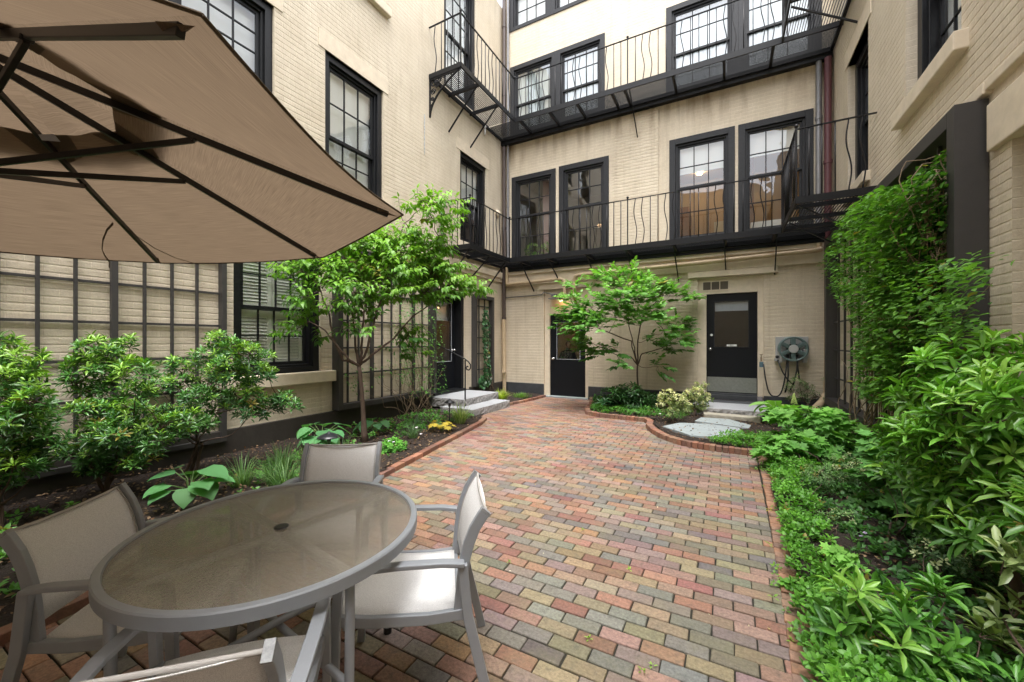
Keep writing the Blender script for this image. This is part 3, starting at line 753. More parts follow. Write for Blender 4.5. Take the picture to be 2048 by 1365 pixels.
def one_brick(mb, cx, cy, lx, ly, zt, rot=0.0, h=.05, b=.0042, jitter=.0018, col=None, tilt=.0015):
    cx += RNG.uniform(-1, 1) * jitter; cy += RNG.uniform(-1, 1) * jitter; rot += RNG.uniform(-1, 1) * .006
    c, s = math.cos(rot), math.sin(rot); zt += RNG.uniform(-1, 1) * tilt
    def T(x, y, z): return (cx + c * x - s * y, cy + s * x + c * y, z + x * RX_ + y * RY_)
    RX_ = RNG.uniform(-1, 1) * .006; RY_ = RNG.uniform(-1, 1) * .01
    a, d = lx / 2, ly / 2; vs = []
    ch = .0035
    out = lambda e: [(-a + e + ch, -d + e), (a - e - ch, -d + e), (a - e, -d + e + ch), (a - e, d - e - ch), (a - e - ch, d - e), (-a + e + ch, d - e), (-a + e, d - e - ch), (-a + e, -d + e + ch)]
    wob_ = RNG.uniform(-.0014, .0014, (8, 2))
    for z, e in ((zt - h, 0), (zt - b, 0), (zt - b * .3, b * .45), (zt, b * 1.3)):
        vs += [T(x + w_[0], y + w_[1], z) for (x, y), w_ in zip(out(e), wob_)]
    fs = []
    for i in range(3):
        for k in range(8): fs.append((i * 8 + k, i * 8 + (k + 1) % 8, i * 8 + 8 + (k + 1) % 8, i * 8 + 8 + k))
    fs.append(tuple(range(24, 32)))
    mb.add(vs, fs, col or brick_col(cx, cy))

PL_, PWd = .197, .0885
LEFTX = lambda y: (-3.0 - .07 * max(y, -1) if y < 3 else (-3.21 - (y - 3.02) * .193 if y < 5.9 else (-3.78 - (y - 5.9) * .55 if y < 6.9 else -4.36)))
mb = MB(); r = 0; y = -1.3
while y < BY - .02:
    x = -4.7 + (PL_ / 2 if r % 2 else 0)
    while x + PL_ / 2 < (.29 + .012 * (y - 3) if y < 5.9 else .4):
        keep = x > LEFTX(y) - .15 and not (y > 7.75 and -2.45 < x) and not (y > 6.3 and x > -.7)
        if keep: one_brick(mb, x, y + .0 * x, PL_ - .0068, PWd - .0068, 0.0)
        x += PL_
    xe = .285 + .012 * (y - 3) if y < 5.9 else 0
    gap = xe - (x - PL_ + PL_ / 2)
    if y < 5.9 and gap > .03: one_brick(mb, xe - gap / 2, y, gap - .004, PWd - .0062, 0.0)
    y += PWd; r += 1
tag(build('patio', mb, M['patio_brick']), kind='structure')
mb = MB(); mb.add([(-4.8, -1.4, -.011), (.4, -1.4, -.011), (.4, BY, -.011), (-4.8, BY, -.011)], [(0, 1, 2, 3)])
tag(build('joint_sand', mb, simple('mossy_joint_soil', (.022, .021, .014), .95, 0, .5, 8, .004)), kind='structure')

def bed(name, poly, z, amp=.025, step=.09):
    xs = [p[0] for p in poly]; ys = [p[1] for p in poly]
    x0, x1, y0, y1 = min(xs), max(xs), min(ys), max(ys)
    nx, ny = int((x1 - x0) / step) + 2, int((y1 - y0) / step) + 2
    X_, Y_ = np.meshgrid(np.linspace(x0, x1, nx), np.linspace(y0, y1, ny), indexing='ij')
    Z_ = z + amp * (np.sin(X_ * 3.1 + Y_ * 1.7) * .5 + np.sin(X_ * 7.3 - Y_ * 6.1) * .3) + RNG.uniform(-1, 1, X_.shape) * amp * .45
    def inside(x, y):
        c = False; n = len(poly)
        for i in range(n):
            xa, ya = poly[i]; xb, yb = poly[(i + 1) % n]
            if (ya > y) != (yb > y) and x < (xb - xa) * (y - ya) / (yb - ya) + xa: c = not c
        return c
    V = np.stack([X_.ravel(), Y_.ravel(), Z_.ravel()], 1)
    fs = []
    for i in range(nx - 1):
        for j in range(ny - 1):
            cx = (X_[i, j] + X_[i + 1, j]) / 2; cy = (Y_[i, j] + Y_[i, j + 1]) / 2
            if inside(cx, cy): fs.append((i * ny + j, (i + 1) * ny + j, (i + 1) * ny + j + 1, i * ny + j + 1))
    mb = MB(); mb.add([tuple(v) for v in V], fs)
    return tag(build(name, mb, M['soil'], smooth=True), kind='structure')

bed('garden_bed', [(LX, -2), (-3.0, -2), (-3.05, 0), (-3.27, 3.0), (-3.84, 5.87), (-4.05, 6.2), (-4.45, 7.0), (-4.45, 8.4), (-4.28, BY), (LX, BY)], .045)
CURVE = [(-2.98, 9.68), (-2.82, 9.2), (-2.66, 8.6), (-2.56, 8.0), (-2.44, 7.7), (-2.15, 7.55), (-1.75, 7.53), (-1.3, 7.5), (-1.19, 7.3), (-1.15, 6.95), (-1.02, 6.62), (-.86, 6.36), (-.66, 6.13), (-.42, 6.0), (-.12, 5.94), (.3, 5.93)]
EDGE_R = [(.33, 5.93), (.31, 4.5), (.285, 3.4), (.25, 2.3), (.215, 1.4), (.18, 0), (.15, -1.5)]
bed('garden_bed', [(x + .06, y + .1) for x, y in CURVE] + [(x + .1, y) for x, y in EDGE_R] + [(RX, -2), (RX, BY), (-2.9, BY)], .05)

def edging(name, path, label, group, lx, ly, zt, cols, wob=0):
    """bricks set side by side along a path; lx = along path, ly = across it"""
    mb = MB(); P = [np.array(p) for p in path]; seg = [np.linalg.norm(P[i + 1] - P[i]) for i in range(len(P) - 1)]
    L = sum(seg); n = int(L / lx)
    for k in range(n):
        s = (k + .5) * L / n; i = 0
        while i < len(seg) - 1 and s > seg[i]: s -= seg[i]; i += 1
        d = (P[i + 1] - P[i]) / seg[i]; c = P[i] + d * s
        col = cols[RNG.integers(len(cols))]; kk = RNG.uniform(.8, 1.15)
        one_brick(mb, c[0], c[1], lx - .007, ly, zt, math.atan2(d[1], d[0]), h=.12, jitter=.003, col=tuple(q * kk for q in col), tilt=.004)
    return tag(build(name, mb, M['edge_brick']), label, 'edging', group)
RC = [(.24, .11, .075), (.29, .135, .085), (.2, .105, .08), (.27, .155, .105)]
GE = 'brick edging round the planting beds'
edging('brick_edging', [(-3.03, -1.4), (-3.06, 0), (-3.24, 3.0), (-3.81, 5.87), (-3.96, 6.25)], 'straight low brick edging along the left bed, from behind the chairs to the granite steps', GE, .2, .085, .055, RC)
edging('brick_edging', [(-4.40, 7.85), (-4.30, 8.6), (-4.22, 9.6)], 'short low brick edging beyond the granite steps, beside the yellow-green grass clump', GE, .2, .085, .055, RC)
edging('brick_edging', CURVE, 'curved upright brick edging round the far bed and the bluestone slabs', GE, .072, .105, .075, RC)
edging('brick_edging', [(x + .1, y) for x, y in EDGE_R], 'flush row of narrow brick ends along the right bed', GE, .072, .19, .012, [(.30, .16, .10), (.28, .17, .12), (.32, .18, .11), (.24, .15, .115)])

# ================================================================== STEPS AND STONES
def slab(name, poly, z0, z1, label, cat, mat='granite', group=None, bevel=.012, rough=0.0):
    mb = MB(); mb.prism(poly, z0, z1)
    return tag(build(name, mb, M[mat], bevel=bevel), label, cat, group)

def rough_slab(name, x0, y0, x1, y1, z0, z1, label, group=None):
    """granite step: sawn top sheet, rock-faced sides"""
    o = thing(name, label, 'step', ((x0 + x1) / 2, (y0 + y1) / 2, z0), group)
    st = .035; mb = MB()
    def side(pa, pb, nrm):
        n = max(2, int(math.dist(pa, pb) / st)); m = max(3, int((z1 - z0) / st)); vs = []
        for i in range(n + 1):
            for j in range(m + 1):
                t = i / n; z = z0 + (z1 - z0) * j / m; e = 0 if (i in (0, n) or j == m) else RNG.uniform(-.004, .02)
                vs.append((pa[0] + (pb[0] - pa[0]) * t + nrm[0] * e, pa[1] + (pb[1] - pa[1]) * t + nrm[1] * e, z))
        fs = [(i * (m + 1) + j, (i + 1) * (m + 1) + j, (i + 1) * (m + 1) + j + 1, i * (m + 1) + j + 1) for i in range(n) for j in range(m)]
        mb.add(vs, fs)
    side((x0, y0), (x1, y0), (0, -1)); side((x1, y0), (x1, y1), (1, 0)); side((x1, y1), (x0, y1), (0, 1)); side((x0, y1), (x0, y0), (-1, 0))
    build('rough_face', mb, M['granite_rough'], o)
    mb = MB(); mb.box(x0, y0, z1 - .004, x1, y1, z1 + .004); build('tread', mb, M['granite'], o, bevel=.002)
    return o
rough_slab('granite_step', -5.05, 6.32, -4.27, 7.78, -.03, .145, 'lower and longer of the two grey granite steps, at the brick paving', 'granite steps at the left door')
rough_slab('granite_step', LX + .02, 6.55, -4.66, 7.95, .1, .285, 'upper grey granite step, right under the black left-hand door', 'granite steps at the left door')
rough_slab('granite_step', -.62, 8.35, .72, 9.2, .02, .2, 'wide granite step with a dark rough face under the right-hand door')
mb = MB(); mb.box(-.6, 9.2, 0, .7, 9.62, .2); tag(build('door_stoop', mb, M['plinth'], bevel=.01), 'dark grey painted stoop between the granite step and the right-hand door', 'stoop')
slab('concrete_block', [(-.38, 8.08), (.5, 8.05), (.52, 8.3), (-.4, 8.33)], .0, .13, 'low tan block in front of the rough granite step', 'block', 'concrete', bevel=.008)
GS = 'bluestone stepping slabs in the curved bed'
slab('stepping_stone', [(-.93, 6.85), (-.72, 7.28), (-.28, 7.42), (.16, 7.3), (.22, 6.92), (-.1, 6.45), (-.48, 6.38), (-.62, 6.55)], .03, .08, 'larger bluestone stepping slab, nearest the curved brick edging', 'stepping stone', 'slate', GS, .006)
slab('stepping_stone', [(-.5, 7.58), (-.42, 7.98), (.02, 8.03), (.34, 7.62), (.3, 7.36), (.05, 7.4)], .03, .082, 'smaller bluestone stepping slab beside the tan block', 'stepping stone', 'slate', GS, .006)

# hand rail at the granite steps
hr = thing('hand_rail', 'thin black iron hand rail with a scrolled end at the granite steps', 'hand rail', (-4.66, 6.62, .28))
mb = MB(); mb.bar((-4.66, 6.62, .1), (-4.66, 6.62, 1.08), .022, .022, (0, 1, 0)); build('post', mb, M['iron_rail'], hr, bevel=.002)
pts = [(-5.5, 6.62, 1.43), (-4.9, 6.62, 1.2), (-4.66, 6.62, 1.1), (-4.58, 6.62, 1.05), (-4.53, 6.62, .99), (-4.53, 6.62, .92), (-4.57, 6.62, .88), (-4.62, 6.62, .89), (-4.635, 6.62, .93), (-4.61, 6.62, .96), (-4.585, 6.62, .945)]
mb = MB(); mb.tube(pts, .013, 8); build('rail', mb, M['iron_rail'], hr, smooth=True)

# ================================================================== TRELLISES
def trellis(label, W, a0, a1, z0, z1, verts, horz, d=.07, fw=.055, fd=.1, vw=.026, thick=(), group='painted wooden wall trellises', diag=False):
    o = thing('trellis', label, 'trellis', W((a0 + a1) / 2, 0, z0), group)
    mb = MB()
    for (p, q, r, s) in ((a0, a0 + fw, z0, z1), (a1 - fw, a1, z0, z1), (a0 + fw, a1 - fw, z1 - fw, z1), (a0 + fw, a1 - fw, z0, z0 + fw)): wbox(mb, W, p, q, .008, fd, r, s)
    build('frame', mb, M['trellis'], o, bevel=.003)
    for a in verts:
        w = vw * (2 if a in thick else 1); mb = MB(); wbox(mb, W, a - w / 2, a + w / 2, d - .03, d + (.02 if a in thick else 0), z0 + fw, z1 - fw); build('upright', mb, M['trellis'], o, bevel=.002)
    for z in horz:
        mb = MB(); wbox(mb, W, a0 + fw, a1 - fw, d - .052, d - .031, z - .013, z + .013); build('cross_bar', mb, M['trellis'], o, bevel=.002)
    return o
trellis('long brown-grey trellis on the left wall under the umbrella', Wl, -1.4, 2.66, .22, 3.0, [-.9, -.64, -.38, -.12, .13, .39, .65, .9, 1.125, 1.365, 1.635, 1.88, 2.12, 2.36], [.46, .87, 1.26, 1.645, 2.045, 2.43, 2.75], thick=(1.635, -.12))
trellis('brown-grey trellis behind the slender tree on the left wall', Wl, 4.22, 6.62, .36, 3.0, [4.48, 4.7, 4.98, 5.22, 5.45, 5.68, 6.03, 6.3], [.92, 1.35, 1.8, 2.3, 2.7], fw=.085, fd=.17, thick=(4.98, 6.03))
trellis('narrow trellis with dark ivy beside the left-hand door', Wl, 8.15, 9.05, .34, 2.62, [8.42, 8.68], [.75, 1.15, 1.55, 1.95, 2.35], fw=.09, fd=.13, vw=.022)
trellis('tall dark trellis under the climbing vine on the right wall', Wr, 4.47, 9.3, .3, 3.34, [4.75, 5.0, 5.25, 5.5, 5.8, 6.1, 6.4, 6.75, 7.1, 7.5, 7.9, 8.3, 8.7], [.8, 1.3, 1.8, 2.3, 2.8], d=.12, fw=.13, fd=.2)

# ================================================================== PIPES
def pipe(name, label, segs, cat='drain pipe', loc=None, group=None):
    o = thing(name, label, cat, loc or segs[0][1][0], group)
    for nm, pts, r, mt, collars in segs:
        mb = MB(); mb.tube(pts, r, 14)
        for c in collars:
            c = Vector(c); mb.tube([c - Vector((0, 0, .03)), c + Vector((0, 0, .03))], r * 1.22, 14)
        split_edges(build(nm, mb, M[mt], o, smooth=True))
    return o
pipe('drain_pipe', 'brown corner downpipe with a cream painted lower length beside the plinth', [
    ('upper_length', [(-5.46, 9.62, 2.07), (-5.46, 9.62, 6.85)], .05, 'pipe_brown', [(-5.46, 9.62, 4.6), (-5.46, 9.62, 2.1)]),
    ('top_length', [(-5.46, 9.62, 7.2), (-5.46, 9.62, 12.6)], .05, 'pipe_brown', [(-5.46, 9.62, 8.3), (-5.46, 9.62, 10.2)]),
    ('lower_length', [(-5.46, 9.6, 2.07), (-5.43, 9.58, .75), (-5.42, 9.57, .55), (-5.42, 9.57, .02)], .052, 'pipe_cream', [(-5.42, 9.57, .5)]),
    ('clean_out', [(-5.42, 9.58, .62), (-5.38, 9.45, .64)], .045, 'pipe_cream', [])], group='downpipes in the courtyard corners')
pipe('drain_pipe', 'slim pale grey pipe running up the left corner beside the brown downpipe', [
    ('upper_length', [(-5.36, 9.66, 3.56), (-5.36, 9.66, 12.6)], .032, 'pipe_grey', [(-5.36, 9.66, 5.2), (-5.36, 9.66, 9.2)])], group='downpipes in the courtyard corners')
pipe('drain_pipe', 'grey metal pipe in the right corner between the far window and the maroon pipe', [
    ('upper_length', [(1.56, 9.65, 3.5), (1.56, 9.65, 6.9)], .05, 'pipe_grey', [(1.56, 9.65, 5.8)]),
    ('outlet', [(1.56, 9.65, 3.5), (1.56, 9.65, 3.2)], .055, 'pipe_cream', [])], group='downpipes in the courtyard corners')
pipe('drain_pipe', 'maroon downpipe in the right corner ending in a cream painted elbow', [
    ('upper_length', [(1.695, 9.6, 1.7), (1.695, 9.6, 6.9)], .058, 'pipe_maroon', [(1.695, 9.6, 4.9)]),
    ('lower_length', [(1.695, 9.6, 1.7), (1.69, 9.58, .62)], .06, 'pipe_cream', [(1.69, 9.58, .66)]),
    ('elbow', [(1.69, 9.58, .66), (1.68, 9.56, .48), (1.6, 9.48, .32), (1.46, 9.3, .2), (1.32, 9.1, .12)], .07, 'pipe_cream', [])], group='downpipes in the courtyard corners')
HG = 'cream pipes along the back wall'
pipe('horizontal_pipe', 'short cream pipe from the left corner that drops beside the wall lamp', [
    ('run', [(-5.36, 9.6, 3.5), (-5.36, 9.6, 3.06), (-5.33, 9.6, 3.03), (-5.2, 9.58, 3.03), (-3.78, 9.58, 3.06), (-3.7, 9.58, 3.03), (-3.67, 9.58, 2.96), (-3.67, 9.58, 2.5)], .042, 'pipe_cream', [(-3.67, 9.58, 2.9), (-3.67, 9.58, 2.5)])], 'pipe', group=HG)
pipe('horizontal_pipe', 'long cream pipe crossing above the right-hand door to the right corner', [
    ('run', [(-3.4, 9.58, 2.5), (-3.4, 9.58, 3.02), (-3.37, 9.58, 3.1), (-3.28, 9.58, 3.12), (-.5, 9.58, 3.17), (1.5, 9.58, 3.22), (1.6, 9.58, 3.24)], .048, 'pipe_cream', [(-3.4, 9.58, 2.6)])], 'pipe', group=HG)
mb = MB(); mb.tube([(-5.5, 9.69, 2.68), (-4.35, 9.69, 2.7), (-4.28, 9.68, 2.76), (-4.1, 9.68, 2.72), (-4.04, 9.66, 2.66)], .014, 8)
tag(build('conduit', mb, M['pipe_grey'], smooth=True), 'thin grey conduit running from the left corner to the wall lamp', 'conduit')
wl = thing('wall_lamp', 'small lit security lamp on the wall above the left black door', 'lamp', (-3.85, 9.7, 2.6))
mb = MB(); mb.box(-4.05, 9.62, 2.62, -3.93, 9.76, 2.70); mb.box(-4.09, 9.52, 2.555, -3.82, 9.72, 2.585); build('housing', mb, M['pipe_grey'], wl, bevel=.006)
mb = MB(); mb.box(-3.82, 9.6, 2.52, -3.73, 9.76, 2.63); build('bracket', mb, M['pipe_brown'], wl, bevel=.004)
mb = MB(); mb.lathe((-3.775, 9.65, 2.48), [(.03, 0), (.04, .02), (.04, .045)], 12); build('bulb', mb, M['lamp_soft'], wl)

# ================================================================== FIRE ESCAPES
def wavy(h, along, amp=.03, n=18):
    pts = []
    for i in range(n + 1):
        t = i / n; e = amp * math.sin(2 * PI * t) * math.sin(PI * t) ** .4
        pts.append((e * along[0], e * along[1], h * t))
    return pts

def balcony(label, zf, oy, lx_, ly_, rx_, ry_, braces, lbr, rbr, ornate=False):
    """L-shaped (left wing, run along the back wall, right wing) slatted iron platform with a baluster railing"""
    o = thing('fire_escape', label, 'fire escape', (-1.9, oy, zf), 'black iron fire escape balconies')
    H_ = 1.0; th = .1
    # slats, all parallel to the wall that carries them
    sl = MB(); k = oy + .05
    while k < BY - .03:
        sl.box(LX + .02, k, zf - .013, RX - .02, k + .011, zf); k += .035
    k = LX + .05
    while k < lx_ - .03: sl.box(k, ly_, zf - .016, k + .010, oy, zf); k += .040
    k = rx_ + .04
    while k < RX - .04: sl.box(k, ry_, zf - .016, k + .010, oy, zf); k += .040
    build('slatted_floor', sl, M['iron'], o)
    fb = MB()
    def ch(p, q, w=.03, h=th, z=zf - .045): fb.bar((p[0], p[1], z), (q[0], q[1], z), w, h)
    ch((lx_, oy), (rx_, oy), .035, .12); ch((lx_, ly_), (lx_, oy)); ch((LX, ly_), (lx_, ly_)); ch((rx_, ry_), (rx_, oy)); ch((rx_, ry_), (RX, ry_))
    fb.bar((rx_, oy, zf - .05), (RX, oy, zf - .05), .03, .09)
    build('edge_beam', fb, M['iron'], o)
    lb = MB(); lb.tube([(LX + .02, BY - .07, zf - .12), (-2.2, BY - .065, zf - .13), (-1.4, BY - .075, zf - .115), (RX - .03, BY - .07, zf - .12)], .075, 8)
    lb.box(LX + .02, BY - .16, zf - .1, RX - .02, BY - .004, zf - .021); lb.box(LX + .02, BY - .135, zf - .2, RX - .02, BY - .004, zf - .1); lb.bar((LX + .04, ly_, zf - .06), (LX + .04, BY, zf - .06), .05, .06); lb.bar((RX - .04, ry_, zf - .06), (RX - .04, BY, zf - .06), .05, .06)
    build('wall_ledger', lb, M['iron'], o)
    for x in braces['joists']:
        mb = MB(); mb.bar((x, oy, zf - .075), (x, BY - .02, zf - .075), .05, .075); build('joist', mb, M['iron'], o)
    for y in lbr[0]:
        mb = MB(); mb.bar((LX, y, zf - .07), (lx_, y, zf - .07), .05, .07); build('joist', mb, M['iron'], o)
    for y in rbr[0]:
        mb = MB(); mb.bar((RX, y, zf - .07), (rx_, y, zf - .07), .05, .06); build('joist', mb, M['iron'], o)
    for x, zb in braces['braces']:
        mb = MB(); mb.bar((x, oy + .04, zf - .07), (x + .03, BY + .01, zb), .02, .03); build('brace', mb, M['iron'], o)
    for y, zb in lbr[1]:
        mb = MB(); mb.bar((lx_ - .04, y, zf - .07), (LX, y, zb), .022, .03, (0, 1, 0)); build('brace', mb, M['iron'], o)
    for y, zb in rbr[1]:
        mb = MB(); mb.bar((rx_ + .04, y, zf - .07), (RX, y, zb), .022, .03, (0, 1, 0)); build('brace', mb, M['iron'], o)
    # railing
    rb = MB(); path = [(LX, ly_), (lx_, ly_), (lx_, oy), (rx_, oy), (rx_, ry_), (RX, ry_)]
    for i in range(5):
        p, q = path[i], path[i + 1]
        rb.bar((*p, zf + H_), (*q, zf + H_), .032, .014)
    rail = build('hand_rail', rb, M['iron_rail'], o)
    posts = [(lx_, ly_), (lx_, oy), (-1.93, oy), (rx_, oy), (rx_, ry_)]
    for p in posts:
        mb = MB(); mb.bar((*p, zf - .08), (*p, zf + H_ + .02), .022, .022, (0, 1, 0)); mb.ball((*p, zf + H_ + .045), .028, 8)
        build('post', mb, M['iron_rail'], rail)
    sm = MB(); sm.tube([(0, 0, 0), (0, 0, H_)], .0075, 6)
    smesh = None; wm = {}
    def bal(p, kind, along):
        nonlocal smesh
        key = kind + str(along)
        if key not in wm:
            mb = MB(); mb.tube([(0, 0, 0), (0, 0, H_)] if kind == 's' else wavy(H_, along, .034 if kind == 'w' else -.034), .0098, 6)
            b = build('baluster', mb, M['iron_rail'], None, smooth=True); wm[key] = b
        else:
            b = wm[key].copy(); COL.objects.link(b)
        b.parent = rail; b.location = Vector((*p, zf)) - Vector(OFF[o.name])
    for i in range(5):
        p, q = np.array(path[i]), np.array(path[i + 1]); L = np.linalg.norm(q - p); n = max(3, round(L / .155)); d = (q - p) / L
        pat = 'wwsssswwss'
        for k in range(1, n):
            c = p + (q - p) * k / n
            if min(np.linalg.norm(c - np.array(t)) for t in posts) < .05: continue
            bal(tuple(c), pat[(k + i * 3) % len(pat)], (round(float(abs(d[0]))), round(float(abs(d[1])))))
    if ornate:
        mb = MB(); y = ly_ + .01
        N_ = 14; arc = [(lx_ - .02 - (lx_ - LX - .03) * (1 - math.cos(PI / 2 * (1 - i / N_))) ** .8 * 1.0, y, zf - .06 - .82 * math.sin(PI / 2 * i / N_) ** 1.6) for i in range(N_ + 1)]
        arc = [(LX + .02 + (lx_ - LX - .04) * (1 - t) ** 1.9, y, zf - .1 - .78 * (t ** 1.1)) for t in [i / N_ for i in range(N_ + 1)]]
        mb.sweep(arc, .03, .03, (0, 1, 0)); mb.bar((LX + .015, y, zf - .06), (LX + .015, y, zf - .9), .03, .03, (0, 1, 0)); mb.bar((LX, y, zf - .1), (lx_, y, zf - .1), .03, .06)
        def spiral(cx, cz, r0, turns, s=1, a0=0):
            return [(cx + s * r0 * (1 - .8 * t) * math.cos(a0 + t * turns * 2 * PI), y, cz + r0 * (1 - .8 * t) * math.sin(a0 + t * turns * 2 * PI)) for t in [i / 22 for i in range(23)]]
        for cx, cz, r0 in ((.11, .2, .09), (.27, .17, .06), (.10, .38, .07), (.40, .145, .035), (.08, .53, .045), (.2, .28, .045), (.07, .66, .03), (.5, .13, .02)):
            mb.tube(spiral(LX + cx, zf - cz, r0, 1.6), .009, 5); mb.tube(spiral(LX + cx, zf - cz, r0 * .9, 1.4, -1, 1.5), .008, 5)
        build('scroll_bracket', mb, M['iron'], o)
    return o

balcony('lower black iron fire escape balcony wrapping around the courtyard above the doors', 3.57, 8.9, -4.89, 7.13, .89, 7.13,
        dict(joists=[-4.6, -3.85, -2.9, -1.95, -1.0, -.04, .8], braces=[(-4.62, 2.8), (-3.86, 2.97), (-2.9, 2.98), (-1.98, 2.93), (-1.0, 2.8), (-.06, 2.93), (.82, 2.83)]),
        ([7.35, 8.0, 8.75], [(7.2, 2.8), (8.05, 2.95), (8.8, 2.75)]), ([7.4, 8.1, 8.7], [(7.3, 2.9), (8.3, 2.9)]))
balcony('upper black iron fire escape balcony with a scrolled bracket at its left end', 7.1, 8.9, -4.74, 6.58, .9, 7.1,
        dict(joists=[-4.6, -3.8, -3.1, -2.28, -2.0, -1.0, -.06, .76], braces=[(-1.9, 6.25)]),
        ([7.25, 8.1], [(7.25, 6.2), (8.1, 6.2)]), ([7.9], [(8.05, 6.45)]), ornate=True)

# frosty-looking strands hanging from the upper balcony
def strand(p, z0, z1, r, label):
    mb = MB(); n = int((z0 - z1) / .03); 
    for i in range(n):
        z = z0 - i * .03; mb.ball((p[0] + RNG.uniform(-.004, .004), p[1], z), r * RNG.uniform(.6, 1.1), 5, 1.6)
    tag(build('hanging_strand', mb, simple('pale_grey_twine', (.5, .5, .5), .6), smooth=True), label, 'strand', 'pale strands below the upper balcony')
strand((-5.53, 6.4), 6.16, 5.3, .014, 'long thin pale strand hanging under the scrolled bracket')
strand((-5.5, 8.7), 7.0, 6.78, .028, 'short thick pale strand hanging at the left corner of the upper balcony')

# ================================================================== UMBRELLA
UC = Vector((-2.3368, .2810, 1.9941)); UN = Vector((-.022, -.013, 1)).normalized()
UA = Vector((0, 1, 0)).cross(UN).normalized(); UB = UN.cross(UA); UP = .058; UR = 1.5; UH = .512
hub = UC + UN * UH
CR = [UC + (UA * math.cos(UP + i * PI / 4) + UB * math.sin(UP + i * PI / 4)) * UR for i in range(8)]
um = thing('umbrella', 'large brown octagonal patio umbrella open over the table, seen from below', 'umbrella', (hub.x, hub.y, 0))
def uv_mesh(name, vs, fs, uvs, mat, parent):
    o = build(name, MB().add(vs, fs), mat, parent, smooth=False)
    uvl = o.data.uv_layers.new(name='UVMap')
    for lp in o.data.loops: uvl.data[lp.index].uv = uvs[lp.vertex_index]
    return o
def canopy(rin, rout, lift, sag, n=14, m=16, edge=0.0):
    vs = []; fs = []; uvs = []
    for s in range(8):
        A, B = CR[s], CR[(s + 1) % 8]; base = len(vs)
        for i in range(m + 1):
            t = rin + (rout - rin) * i / m
            for j in range(n + 1):
                w = j / n; P = hub + (A - hub) * t * (1 - w) + (B - hub) * t * w
                sg = sag * t * math.sin(PI * w) + .012 * t * math.sin(5 * PI * w) * (1 - t)
                scal = -.03 * math.sin(PI * w) * (t ** 6)
                wr = math.sin(PI * w) * .006 * math.sin(23 * P.x + 17 * P.y + 3 * s) * math.sin(31 * P.y - 9 * P.x) * max(0, 1 - t * 1.6) + math.sin(PI * w) * .0015 * math.sin(40 * t + 9 * w)
                P = P - UN * (-lift) + UN * wr - UN * sg + (UC + UN * 0 - P) * (-scal) * .6
                vs.append(P); uvs.append(((w - .5) * t + s * 2.3, t + .013 * s))
        for i in range(m):
            for j in range(n): fs.append((base + i * (n + 1) + j, base + i * (n + 1) + j + 1, base + (i + 1) * (n + 1) + j + 1, base + (i + 1) * (n + 1) + j))
    return vs, fs, uvs
v_, f_, u_ = canopy(.29, 1.0, .016, .022)
cn = uv_mesh('canopy', v_, f_, u_, M['canopy'], um)
for p in cn.data.polygons: p.use_smooth = True
v_, f_, u_ = canopy(.0, .4, .075, -.02, 10, 8)
tv = uv_mesh('vent_top', [Vector(p) + UN * (.012 * math.sin(31 * p[0]) + .012 * math.sin(27 * p[1])) for p in v_], f_, u_, M['canopy'], um)
for p in tv.data.polygons: p.use_smooth = True
for i in range(8):
    A = CR[i]; d = (A - hub); side = d.cross(UN).normalized()
    dn = d.normalized()
    mb = MB(); mb.bar(hub + d * .04 - UN * .012, hub + d * .955 - UN * .012, .016, .026, UN); rb_ = build('rib', mb, M['umb'] if 'umb' in M else M.setdefault('umb', simple('dark_bronze_rib', (.012, .009, .007), .4, .2)), um, bevel=.002)
    J = hub + d * .462 - UN * .028; S = hub - UN * .449 + (d - UN * d.dot(UN)).normalized() * .05
    mb = MB(); mb.bar(J, S, .014, .022, UN); mb.tube([J - side * .014 + UN * .004, J + side * .014 + UN * .004], .008, 8); build('strut', mb, M['umb'], rb_, bevel=.002)
    # corner pocket and reinforcement patch
    A2 = CR[(i + 1) % 8]; A0 = CR[(i - 1) % 8]
    mb = MB(); q = hub + d * .93; e = .035
    off = -UN * .004
    mb.add([hub + d * .985 + off, q + (A2 - A) * .02 + off, q - d * .008 - UN * .024, q + (A0 - A) * .02 + off], [(0, 1, 2), (0, 2, 3)])
    build('corner_pocket', mb, M['canopy2'], um)
    mb = MB(); t0, t1 = .292, .375
    L_ = lambda t, w, tgt: hub + d * t * (1 - w) + (tgt - hub) * t * w + UN * .010
    mb.add([L_(t0, 0, A2), L_(t0, .34, A2), L_(t1, .20, A2), L_(t1 + .02, 0, A2), L_(t1, .20, A0), L_(t0, .34, A0)], [(0, 1, 2, 3), (0, 3, 4, 5)])
    build('reinforcement_patch', mb, M['canopy2'], um)
edge = MB()
for i in range(8):
    A, B = CR[i], CR[(i + 1) % 8]; pts = []
    for k in range(13):
        w = k / 12; P = A * (1 - w) + B * w; sg = .022 * math.sin(PI * w); P = P + UN * .016 - UN * sg + (UC - P) * .018 * math.sin(PI * w)
        pts.append(P)
    edge.tube(pts, .0045, 5)
build('hem', edge, M['canopy2'], um)
mb = MB(); mb.tube([hub - UN * .07, hub + UN * .03], .045, 16); mb.tube([hub - UN * .49, hub - UN * .40], .05, 16); build('hub', mb, M['umb'], um, bevel=.003)
mb = MB(); mb.tube([(hub.x + .0, hub.y, .08), hub], .022, 16); build('pole', mb, M['umb'], um)
mb = MB(); mb.lathe((hub.x, hub.y, 0), [(.25, .0), (.25, .04), (.2, .07), (.05, .09), (.04, .3)], 28); build('base', mb, M['iron'], um)
